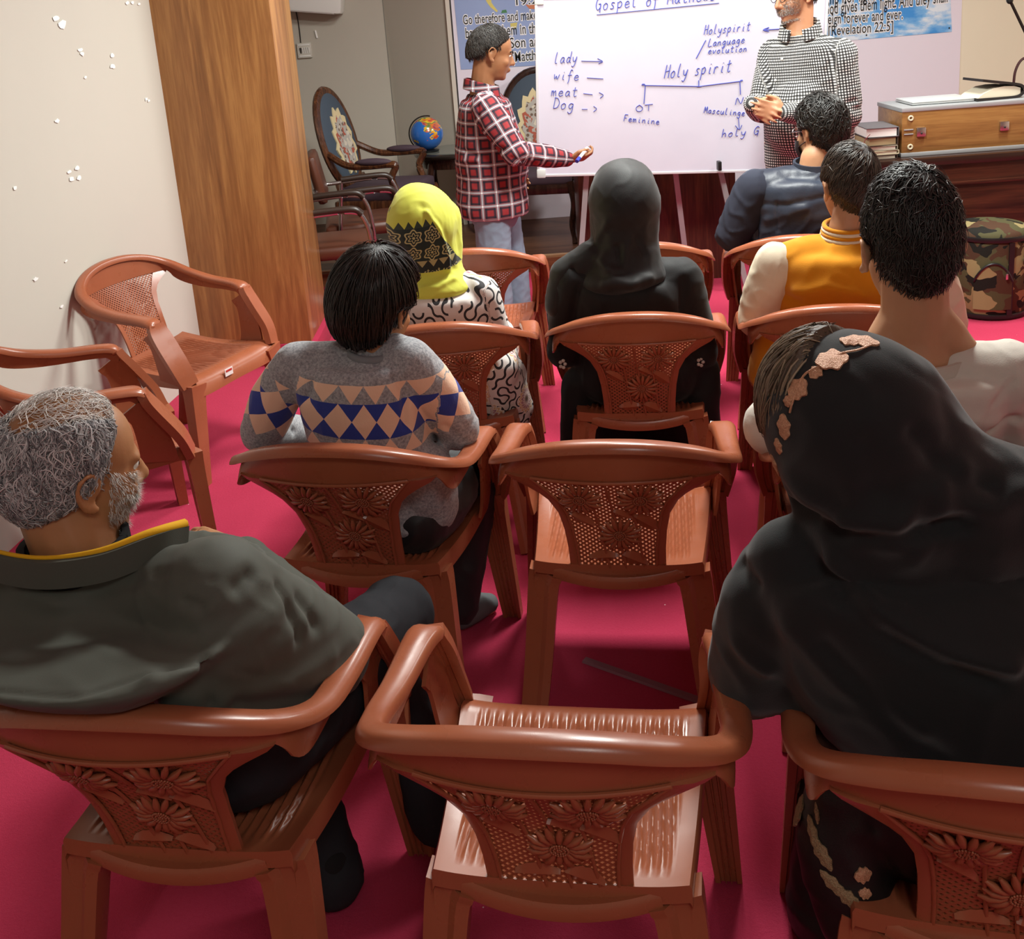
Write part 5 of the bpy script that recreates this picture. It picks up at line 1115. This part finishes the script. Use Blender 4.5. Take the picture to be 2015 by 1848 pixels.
for x, y, L_, w, an, mm in ((1572, 1545, .03, .008, 90, 1), (1572, 1595, .05, .018, 95, 1), (1600, 1640, .05, .008, -60, 1), (1618, 1680, .05, .010, -55, 1), (1640, 1740, .05, .009, -40, 1), (1670, 1768, .04, .010, -35, 1), (1698, 1722, .028, .011, 10, 0), (1702, 1758, .020, .008, -10, 0), (1718, 1790, .020, .008, -30, 0), (1608, 1600, .03, .004, -75, 1)): leaf_on(dress_pt, x, y, L_, w, an, 'gold_embroidery', MGD if mm else MCOP, 9, dr)
g = G(); a, t_ = lo['al'], lo['tl']; limb(g, [a, a.lerp(t_, .5), t_], [.034, .034, .026]); bake('sock', g, .006, cloth('pale_sock', '#c9c3bd', .1), b, 5)

# ===== young man in the cream sweatshirt (chair F)
M, Rt, Fw = seat_frame('F'); Y = 2.10
hd = J(1790, 490, Y+.0); Mh = hmat(hd, -2, 6, 0, 1.12); nb = J(1790, 690, Y-.05); nb = J(1800, 676, Y-.03); sho = J(1800, 745, Y-.05); pel = M @ Vector((.02, .315, .50)); lo = lower(M)
sl, sr = J(1620, 760, Y-.0), J(1985, 735, Y-.09); el, er = J(1520, 840, Y+.06), J(2040, 900, Y-.02); wl, wr = M @ Vector((-.22, .50, .70)), M @ Vector((.18, .52, .66))
SK = skin('skin_light_tan', '#b98a68')
b = body_for('person', 'person with short black hair in a cream sweatshirt, bare neck seen from behind', Mh, nb, sho, pel, Rt, [[sl, el, wl], [sr, er, wr]], lo, SK, .0055, ear=1.14, neckr=.068, hands=[((wl, Fw, -UP, Rt), dict(s=1)), ((wr, Fw, -UP, -Rt), dict(s=1))], w=(.14, .13, .16, .17, .066), extra=[([J(1792, 600, Y-.02), J(1745, 672, Y-.03)], [.050, .045]), ([J(1800, 600, Y-.03), J(1860, 662, Y-.05), J(1900, 690, Y-.06)], [.052, .048, .03])])
MCR = cloth('cream_sweatshirt', '#c6c1b6', .05, .9, 380, sheen=.15)
g = G(); trunk(g, pel, pel.lerp(sho, .66), sho, nb-UP*.035, Rt, (.18, .175, .19, .195, .085), (.15, .135, .13, .105, .075)); limb(g, [sl, el, wl], [.072, .068, .05]); limb(g, [sr, er, wr], [.072, .068, .05]); yoke(g, nb, sl, sr, .07, .05)
FD = [([J(1960, 850, Y-.14), J(1990, 830, Y-.13)], .012, -.01), ([J(1860, 830, Y-.18), J(1960, 840, Y-.16)], .02, .008), ([J(1500, 820, Y), J(1515, 870, Y)], .012, -.008), ([sr+Vv(-.03, -.06, -.0), J(1960, 800, Y-.15)], .008, -.006)]
sw = bake('sweatshirt', g, .0065, MCR, b, 6, [fold_disp(FD), wrinkle(.004, 4, 21)])
g = G(); P = [nb-UP*.016+Vector((.112*cos(2*pi*k/32), .094*sin(2*pi*k/32)-.0, -.004+.016*sin(2*pi*k/32))) for k in range(33)]; g.sweep(P, lambda q, i: [(-.005, -.013), (.004, -.013), (.002, .013), (-.006, .013)], UP, False)
mc = cloth('cream_rib_knit', '#bfbaae', .05, .9); mc.bump(X(mc.nt, mc.xyz(mc.coords())[0].s)*900, .0, .001); ob('collar', g, mc, sw, 60)
g = G(); legs(g, lo, (.1, .075, .055)); trunk(g, pel, pel+UP*.06, pel+UP*.08, pel+UP*.10, Rt, (.17, .16, .15, .14, .13), (.14, .13, .12, .11, .1)); bake('trousers', g, .01, cloth('dark_trousers', '#202227', .2), b, 5)
def short_back(D):   # cropped hair, tapering to a point at the nape
    x, y, z = D.T; lo_ = sm(z+.80*np.clip(-y-.1, 0, 1)-.55*np.abs(x)*np.clip(-y, 0, 1), -.22, -.05); return np.clip(np.where(y > .3, sm(z, .28, .42), lo_)*(1-sm(np.abs(x), .78, .88)*sm(-z, -.22, -.05)*sm(y, -.42, -.25)), 0, 1)
HBK = hair_mats('black_hair', '#0f0e0d', '#2a2622', .38)
HC2, HR2 = Vector((0, -.012, .006)), np.array([.081, .101, .119])
hair(b, Mh, HBK, short_back, lambda D: .03+.26*np.clip(D[:, 2]+.05, 0, 1), HC=HC2, HR=HR2, crown=(.1, -.35, .9), n=5200, ln=.42, r=.0011, lift=.10, wave=.04, seed=13, jit=.5)

# ===== boy in the mustard jacket (chair I)
M, Rt, Fw = seat_frame('I'); Y = 3.08
hd = J(1672, 368, Y+.02); Mh = hmat(hd, 4, 8, 0, 1.0); nb = J(1664, 462, Y-.02); sho = J(1675, 505, Y-.04); pel = M @ Vector((0, .315, .50)); lo = lower(M)
sl, sr = J(1528, 520, Y), J(1830, 530, Y-.08); el, er = J(1494, 625, Y+.03), J(1858, 640, Y-.06); wl, wr = M @ Vector((-.2, .48, .64)), M @ Vector((.2, .48, .64))
b = body_for('person', 'person with short dark brown hair in a mustard jacket with cream sleeves', Mh, nb, sho, pel, Rt, [[sl, el, wl], [sr, er, wr]], lo, SK, .007, neckr=.05, hands=[((wl, Fw, -UP, Rt), dict(s=.9)), ((wr, Fw, -UP, -Rt), dict(s=.9))])
MMU = cloth('mustard_wool', '#c98418', .1, .95, 420, sheen=.2); MCS = cloth('cream_sleeve', '#d8ccb4', .06, .8)
g = G(); trunk(g, pel+UP*.02, pel.lerp(sho, .64), sho, nb-UP*.01, Rt, (.215, .21, .22, .205, .075), (.15, .14, .14, .11, .075)); limb(g, [M @ Vector((-.17, .24, .62)), M @ Vector((-.20, .26, .50)), M @ Vector((-.19, .34, .46))], [.07, .065, .06]); yoke(g, nb, sl.lerp(nb, .12), sr.lerp(nb, .12), .058)
FD = [([J(1560, 580, Y-.16), J(1620, 570, Y-.18), J(1700, 590, Y-.18)], .02, .010), ([J(1530, 580, Y-.1), J(1560, 600, Y-.14)], .015, -.01)]
jk = bake('jacket', g, .0075, MMU, b, 6, [fold_disp(FD), wrinkle(.005, 4, 23)])
for nm, s_, e_, w_ in (('l', sl, el, wl), ('r', sr, er, wr)):
    g = G(); limb(g, [s_, s_.lerp(e_, .5), e_, w_], [.070, .072, .066, .05]); bake('sleeve', g, .0075, MCS, jk, 6, [wrinkle(.006, 5, 24)])
for k, (r, z, mm) in enumerate(((.074, -.004, MMU), (.071, .010, MCS), (.0685, .021, MMU), (.066, .031, MCS), (.064, .041, MMU))):
    g = G(); P = [nb-UP*.012+Vector((r*cos(2*pi*i/28), r*.92*sin(2*pi*i/28), z-.010*sin(2*pi*i/28)*-1)) for i in range(29)]; g.tube(P, .0075, 8, UP, False); ob('collar_stripe', g, mm, jk, 60)
g = G(); legs(g, lo, (.1, .075, .055)); trunk(g, pel, pel+UP*.05, pel+UP*.07, pel+UP*.09, Rt, (.17, .16, .15, .14, .13), (.14, .13, .12, .11, .1)); bake('trousers', g, .01, cloth('dark_jeans', '#23262e', .2), b, 5)
hair(b, Mh, hair_mats('dark_brown_hair', '#1d1612', '#43362b', .36), short_back, lambda D: .05+.09*np.clip(D[:, 2]+.3, 0, 1), HC=HC2, HR=HR2, crown=(.35, -.45, .75), n=3600, ln=.42, r=.0011, lift=.03, seed=17, jit=.3)

# ===== person in the navy leather jacket (chair L)
M, Rt, Fw = seat_frame('L'); Y = 3.95
hd = J(1614, 260, Y+.02); Mh = hmat(hd, 24, 6, 0, 1.0); nb = J(1604, 322, Y-.02); sho = J(1598, 362, Y-.04); pel = M @ Vector((0, .315, .50)); lo = lower(M)
sl, sr = J(1488, 372, Y), J(1700, 372, Y-.08); el, er = J(1444, 460, Y+.03), J(1740, 470, Y-.05); wl, wr = M @ Vector((-.18, .5, .66)), M @ Vector((.2, .48, .64))
b = body_for('person', 'person with wavy black hair, glasses and a black face mask in a navy leather jacket', Mh, nb, sho, pel, Rt, [[sl, el, wl], [sr, er, wr]], lo, SK, .008, neckr=.055, hands=[((wl, Fw, -UP, Rt), dict(s=1)), ((wr, Fw, -UP, -Rt), dict(s=1))])
MLJ = MT('navy_leather', '#2b3240', .46, spec=.4); v = MLJ.coords(); n_ = MLJ.noise(v, 6, 4); MLJ.col(MLJ.mix(n_, '#262c39', '#343c4b')); MLJ.bump(MLJ.noise(v, 60, 4, .6)*.6+n_, .25, .006); MLK = cloth('navy_knit_sleeve', '#30333f', .1, .9)
g = G(); trunk(g, pel, pel.lerp(sho, .64), sho, nb-UP*.01, Rt, (.20, .20, .225, .215, .08), (.16, .145, .14, .11, .078)); yoke(g, nb, sl, sr, .076)
FD = [([J(1475, 410, Y-.1), J(1540, 405, Y-.17), J(1640, 395, Y-.17)], .008, -.008), ([J(1520, 405, Y-.16), J(1520, 460, Y-.18)], .006, -.006), ([J(1480, 400, Y-.1), J(1478, 470, Y-.1)], .010, -.012), ([J(1500, 440, Y-.15), J(1580, 420, Y-.18)], .015, .008)]
jk = bake('jacket', g, .008, MLJ, b, 5, [fold_disp(FD), wrinkle(.006, 4.5, 31)])
for s_, e_, w_ in ((sl, el, wl), (sr, er, wr)):
    g = G(); limb(g, [s_, s_.lerp(e_, .5), e_, w_], [.080, .078, .070, .05]); bake('sleeve', g, .008, MLK, jk, 5, [wrinkle(.008, 5, 32)])
g = G(); P = [nb-UP*.012+Vector((.080*cos(2*pi*i/28), .076*sin(2*pi*i/28), .01*sin(2*pi*i/28))) for i in range(29)]; g.sweep(P, lambda q, i: [(-.008, -.022), (.008, -.022), (.004, .022), (-.006, .022)], UP, False); ob('collar', g, MLJ, jk, 60)
g = G(); legs(g, lo, (.1, .075, .055)); trunk(g, pel, pel+UP*.05, pel+UP*.07, pel+UP*.09, Rt, (.18, .17, .16, .15, .13), (.15, .14, .13, .12, .1)); bake('trousers', g, .01, cloth('navy_trousers', '#1d222e', .2), b, 5)
hair(b, Mh, HBK, short_back, lambda D: .08+.16*np.clip(D[:, 2]+.3, 0, 1), HC=HC2, HR=HR2, crown=(.1, -.3, .95), n=3000, ln=.5, r=.0015, lift=.08, wave=.09, seed=19, jit=.5)
g = G(); g.ring_loft([[Mh @ Vector((.070*sin(a)*q, .036+.082*cos(a)*q, z)) for a in np.linspace(-1.45, 1.45, 17)] for z, q in ((-.025, 1.0), (-.06, 1.04), (-.105, .82))], False, False); ob('face_mask', g, M_BLACK, b, 60)
for s in (-1, 1):
    g = G(); g.tube([Mh @ Vector((s*.072, .05, -.05)), Mh @ Vector((s*.084, -.01, -.028))], .002, 6); g2 = ob('mask_strap', g, M_BLACK, b, 60)
gl = None
def glasses(b, Mh, mat):
    g = G()
    for s in (-1, 1):
        P = [Mh @ Vector((s*.032+.021*cos(2*pi*k/20), .104-.004*abs(cos(2*pi*k/20)), .004+.017*sin(2*pi*k/20))) for k in range(21)]; g.tube(P, .0018, 6, (0, 0, 1), False); g.tube([Mh @ Vector((s*.053, .101, .008)), Mh @ Vector((s*.076, .07, .01)), Mh @ Vector((s*.084, -.01, .012))], .0018, 6)
    g.tube([Mh @ Vector((-.011, .106, .008)), Mh @ Vector((.011, .106, .008))], .0018, 6); ob('glasses', g, mat, b, 60)
glasses(b, Mh, M_CHROME)
# ---------------------------------------------------------------- the two standing men
# ===== man in the plaid shirt, seen from his right side
def plaid_mat():
    m = MT('red_navy_plaid', '#7a1f2a', .85); u, w, _ = m.xyz(m.attr('pat')); P = .069
    a = (u/P).fr(); c = (w/P+.2).fr(); ca_ = (a-.5).abs(); cc = (c-.5).abs()
    # navy ground, red where both bands are wide, white and pink lines
    ra = smooth01(ca_*-1+.24, 0, .06); rc = smooth01(cc*-1+.24, 0, .06)
    k = m.mix(ra.max(rc)*.55, '#171a29', '#4a1c28'); k = m.mix(ra*rc, k, '#8f262b')
    wl_ = (ca_.gt(.462)).max(cc.gt(.462)); pk = ((ca_-.40).abs().lt(.018)).max((cc-.40).abs().lt(.018)); gr = ((ca_-.455).abs().lt(.03)).max((cc-.455).abs().lt(.03))
    k = m.mix(pk*.8, k, '#b9797c'); k = m.mix(gr*.55, k, '#8a8a93'); k = m.mix(wl_*.7, k, '#cfcdd2'); both = ca_.gt(.45)*cc.gt(.45); k = m.mix(both, k, '#f5f3f0')
    m.col(k); m.bump(m.noise(m.coords(), 450), .1, .002); return m
Y = 5.22
MS = skin('skin_brown', '#9a6a48')
hd = J(966, 104, Y); Mh = hmat(hd, -80, 14, 0, 1.08); nb = J(950, 172, Y); sho = J(955, 205, Y); pel = J(965, 395, Y); Rt = Vector((0, -1, 0)); Rt = rot2(Vector((1, 0, 0)), radians(-82)); Fw = UP.cross(Rt)
sr = J(958, 215, Y-.20); sl = J(960, 212, Y+.20); er = J(1012, 300, Y-.27); wr = J(1118, 312, Y-.12); el = J(975, 310, Y+.26); wl = J(990, 368, Y+.22)
lo = {}
for n, yy, kx, ax, tx in (('r', -.10, 968, 985, 1045), ('l', .10, 1005, 1020, 1080)):
    lo['h'+n] = J(970 if n == 'r' else 985, 415, Y+yy); lo['k'+n] = J(kx+4, 535, Y+yy); a = J(ax, 640, Y+yy); lo['a'+n] = Vector((a.x, Y+yy, .09)); lo['t'+n] = Vector((a.x+.17, Y+yy, .035))
hd_dir = (J(1172, 309, Y-.10)-wr)
g0 = dict(hands=[((wr, hd_dir, Vv(0, .5, .9), Vv(.2, -.3, 1)), dict(s=1.0, curl=.75, thumb=.2)), ((wl, Fw, Vv(0, -1, 0), UP), dict(s=1.0, curl=.5))])
b = body_for('person', 'person in a red and navy plaid shirt and jeans pointing at the whiteboard', Mh, nb, sho, pel, Rt, [[sr, er, wr], [sl, el, wl]], lo, MS, .0055, neckr=.058, foot=True, w=(.14, .13, .15, .16, .06), **g0)
eyes(b, Mh)
g = G(); hem = J(970, 412, Y); trunk(g, hem+UP*.03, hem.lerp(sho, .62), sho, nb-UP*.03, Rt, (.20, .19, .20, .19, .075), (.182, .172, .165, .125, .080), .99); yoke(g, nb, sl, sr, .076, .045)
g.ell(J(985, 315, Y), (.145, .175, .20), None, 24, 16)
limb(g, [sr, sr.lerp(er, .5), er, er.lerp(wr, .6), wr-hd_dir.normalized()*.01], [.078, .074, .064, .055, .040]); limb(g, [sl, el, wl], [.075, .062, .042])
bon = [(hem, nb, Rt, .185, 0), (sr, er, Rt, .07, .03), (er, wr, Rt, .055, .26), (sl, el, Rt, .07, .03), (el, wl, Rt, .055, .26)]
FD = [([J(905, 300, Y-.1), J(930, 315, Y-.18), J(980, 300, Y-.2)], .014, -.012), ([J(900, 318, Y-.08), J(935, 325, Y-.18)], .012, .010), ([sr+Vv(-.07, -.06, .03), J(940, 260, Y-.23), J(970, 300, Y-.25)], .010, -.010), ([J(1040, 300, Y-.28), J(1085, 320, Y-.25)], .010, .008), ([J(1000, 320, Y-.32), J(1060, 330, Y-.25)], .012, -.008), ([J(960, 330, Y-.2), J(990, 400, Y-.2)], .014, .006)]
sh_ = bake('shirt', g, .007, plaid_mat(), b, 5, [fold_disp(FD), wrinkle(.005, 5, 41)], bon)
g = G(); P = [nb+Vector((.082*cos(a), .078*sin(a), -.026*cos(a)+.006)) for a in np.linspace(.5, 2*pi-.5, 26)]; g.sweep(P, lambda q, i: [(.002, -.022), (.020, -.030), (.010, .020), (-.002, .022)], UP)
cg = ob('collar', g, None or plaid_mat(), sh_, 60); A_ = cg.data.attributes.new('pat', 'FLOAT_VECTOR', 'POINT'); V_ = np.array([v.co[:] for v in cg.data.vertices]); A_.data.foreach_set('vector', np.stack([np.arctan2(V_[:, 1]-nb.y, V_[:, 0]-nb.x)*.08+.03, V_[:, 2]-nb.z+.05, V_[:, 2]*0], 1).ravel())
MJ = MT('washed_blue_jeans', '#6f8296', .85); v = MJ.coords(); MJ.col(MJ.mix(MJ.noise(v, 7, 4)*.7+MJ.noise(v, 300, 2)*.3, '#5a6d82', '#93a3b2')); MJ.bump(MJ.noise(v, 400), .2, .002)
g = G(); legs(g, lo, (.096, .085, .075)); trunk(g, J(972, 425, Y), J(972, 410, Y), J(972, 400, Y), J(972, 385, Y), Rt, (.165, .16, .155, .15, .14), (.125, .12, .115, .11, .10))
bake('jeans', g, .008, MJ, b, 5, [wrinkle(.004, 5, 42, (1, 1, 1.6))])
for n in 'lr':
    g = G(); a, t_ = lo['a'+n], lo['t'+n]; limb(g, [a-UP*.02, a.lerp(t_, .5)-UP*.025, t_+UP*.008], [.05, .046, .040]); bake('sock', g, .007, M_DKSOCK, b, 4)
def mens(D):  # receding front, short sides
    x, y, z = D.T; return np.clip(np.where(y > .18, sm(z-.55*np.clip(y-.2, 0, 1)+.10*np.abs(x), .22, .34), sm(z+.38*np.clip(-y+.0, 0, 1)-.6*np.clip(y+.12, 0, 1), -.14, -.01)*(1-sm(np.abs(x), .80, .9)*sm(-z, -.12, .02)*sm(y, -.38, -.2))), 0, 1)
hair(b, Mh, hair_mats('very_dark_hair', '#191614', '#332c26', .5), mens, .06, HC=HC2, HR=HR2, crown=(0, -.4, .9), n=3000, ln=.24, r=.0010, lift=.03, seed=23, jit=.35)
g = G(); g.ell(Mh @ Vector((0, .086, .016)), (.05, .008, .006), Mh.to_3x3().to_4x4(), 14, 8)
for s in (-1, 1):
    g = G(); g.tube([Mh @ Vector((s*.014, .097, .020)), Mh @ Vector((s*.032, .094, .025)), Mh @ Vector((s*.050, .080, .018))], .0035, 6); ob('eyebrow', g, MT('brow', '#1c1613', .7), b, 60)
mp = J(1148, 301, Y-.16); t = empty('marker_pen', mp, 0, 'blue and white marker pen held by the man in the plaid shirt', 'pen')
d = Vector((.35, .6, .25)).normalized(); g = G(); g.tube([d*-.06, d*.05], .0085, 10); ob('barrel', g, M_WHITE, t, 60); g = G(); g.tube([d*-.085, d*-.05], .0098, 10); ob('cap', g, MT('blue_cap', '#2b3597', .35), t, 60)

# ===== man in the checked shirt with clasped hands
def gingham():
    m = MT('black_white_gingham', '#8a8a86', .85); u, w, _ = m.xyz(m.attr('pat')); P = .0135
    a = (u/P).fr().gt(.5); c = (w/P).fr().gt(.5); s = a+c; k = m.mix(s.gt(.5), '#e9e8e2', '#4a4a4a'); k = m.mix(s.gt(1.5), k, '#101010'); k = m.mix(s.lt(.5)*0.0, k, k) ; m.col(k); m.bump(m.noise(m.coords(), 450), .1, .002); return m
Y = 5.12
hd = J(1566, -10, Y); Mh = hmat(hd, 112, 8, 0, 1.06); nb = J(1574, 58, Y); sho = J(1590, 98, Y); pel = J(1592, 330, Y)
Rt = rot2(Vector((1, 0, 0)), radians(180-28)); Fw = UP.cross(Rt)       # his right is towards the board
sr, sl = J(1525, 108, Y+.10), J(1652, 108, Y-.10); er, el = J(1497, 215, Y+.0), J(1665, 225, Y-.12); cx = J(1500, 218, Y-.27); wr, wl = J(1482, 205, Y-.19), J(1545, 222, Y-.28)
lo = {}
for n, s in (('r', 1), ('l', -1)):
    h = pel+Rt*.10*s-UP*.05; lo['h'+n] = h; lo['k'+n] = Vector((h.x, h.y+.0, .50)); lo['a'+n] = Vector((h.x, h.y+.01, .09)); lo['t'+n] = Vector((h.x, h.y+.01, .035))+Fw*.17
hands = [((wl, (J(1470, 207, Y-.30)-wl), Vv(-.2, .9, .1), Vv(0, 0, 1)), dict(s=1.06, curl=.38, thumb=.35)), ((wr, (J(1512, 226, Y-.30)-wr), Vv(.3, .9, .0), Vv(.1, -.2, 1)), dict(s=1.06, curl=.30, thumb=.3))]
b = body_for('person', 'person in a black and white checked shirt with clasped hands standing right of the whiteboard', Mh, nb, sho, pel, Rt, [[sr, er, wr], [sl, el, wl]], lo, skin('skin_ruddy', '#b98462'), .0055, neckr=.062, w=(.16, .15, .16, .17, .065), hands=hands)
eyes(b, Mh)
g = G(); hem = pel-UP*.08; trunk(g, hem, hem.lerp(sho, .58), sho, nb-UP*.025, Rt, (.205, .215, .215, .20, .08), (.165, .175, .155, .12, .085), .98); g.ell(J(1580, 235, Y-.05), (.185, .18, .22), None, 24, 16); yoke(g, nb, sl, sr, .08, .045)
limb(g, [sr, er, wr], [.080, .066, .045]); limb(g, [sl, sl.lerp(el, .5), el, el.lerp(wl, .6), wl], [.084, .084, .074, .058, .044])
bon = [(hem, nb, Fw, .20, 0), (sl, el, Vv(0, -1, 0), .08, .01), (el, wl, Vv(0, -1, 0), .056, .3), (sr, er, Vv(0, -1, 0), .07, .01), (er, wr, Vv(0, -1, 0), .05, .3)]
FD = [([J(1640, 180, Y-.2), J(1655, 200, Y-.2), J(1690, 205, Y-.2)], .010, -.010), ([J(1622, 130, Y-.2), J(1625, 190, Y-.22)], .012, -.010), ([J(1560, 180, Y-.25), J(1620, 165, Y-.25)], .014, .006)]
sh_ = bake('shirt', g, .007, gingham(), b, 5, [fold_disp(FD), wrinkle(.005, 4.5, 51)], bon)
g = G(); P = [nb+Vector((0, 0, .008))+Fw*(.088*cos(a))-Rt*(.084*sin(a))-UP*(.030*cos(a)) for a in np.linspace(.35, 2*pi-.35, 26)]; g.sweep(P, lambda q, i: [(.002, -.024), (.022, -.032), (.010, .020), (-.002, .022)], UP)
cg = ob('collar', g, gingham(), sh_, 60); A_ = cg.data.attributes.new('pat', 'FLOAT_VECTOR', 'POINT'); V_ = np.array([v.co[:] for v in cg.data.vertices]); A_.data.foreach_set('vector', np.stack([np.arctan2(V_[:, 1]-nb.y, V_[:, 0]-nb.x)*.085, V_[:, 2]-nb.z, V_[:, 2]*0], 1).ravel())
for x, y in ((1539, 116), (1526, 158), (1505, 280)):
    d = ray(x, y); hit, loc, n, _ = sh_.ray_cast(Vector((0, 0, CAM_H)), d.normalized())
    if hit: g = G(); g.ell(loc+n*.002, (.007, .007, .003), n.to_track_quat('Z', 'Y').to_matrix().to_4x4(), 10, 6); ob('button', g, M_WHITE, sh_, 180)
g = G(); legs(g, lo, (.115, .085, .07)); trunk(g, pel-UP*.06, pel, pel+UP*.03, pel+UP*.05, Rt, (.19, .19, .18, .17, .16), (.15, .15, .14, .13, .12)); bake('trousers', g, .009, cloth('dark_grey_trousers', '#2a2b30', .15), b, 5)
for n in 'lr':
    g = G(); a, t_ = lo['a'+n], lo['t'+n]; limb(g, [a-UP*.02, a.lerp(t_, .5)-UP*.025, t_+UP*.008], [.05, .046, .040]); bake('sock', g, .007, M_DKSOCK, b, 4)
hair(b, Mh, hair_mats('salt_pepper_hair', '#2b2927', '#7d7a76', .5), mens, .06, HC=HC2, HR=HR2, crown=(0, -.4, .9), n=2600, ln=.24, r=.0010, lift=.02, seed=29, jit=.3)
beard(b, Mh, hair_mats('grey_beard', '#6f6660', '#cfcac2', .6), 3000, 30, -.052, .0008, .010)
glasses(b, Mh, M_BLACK)
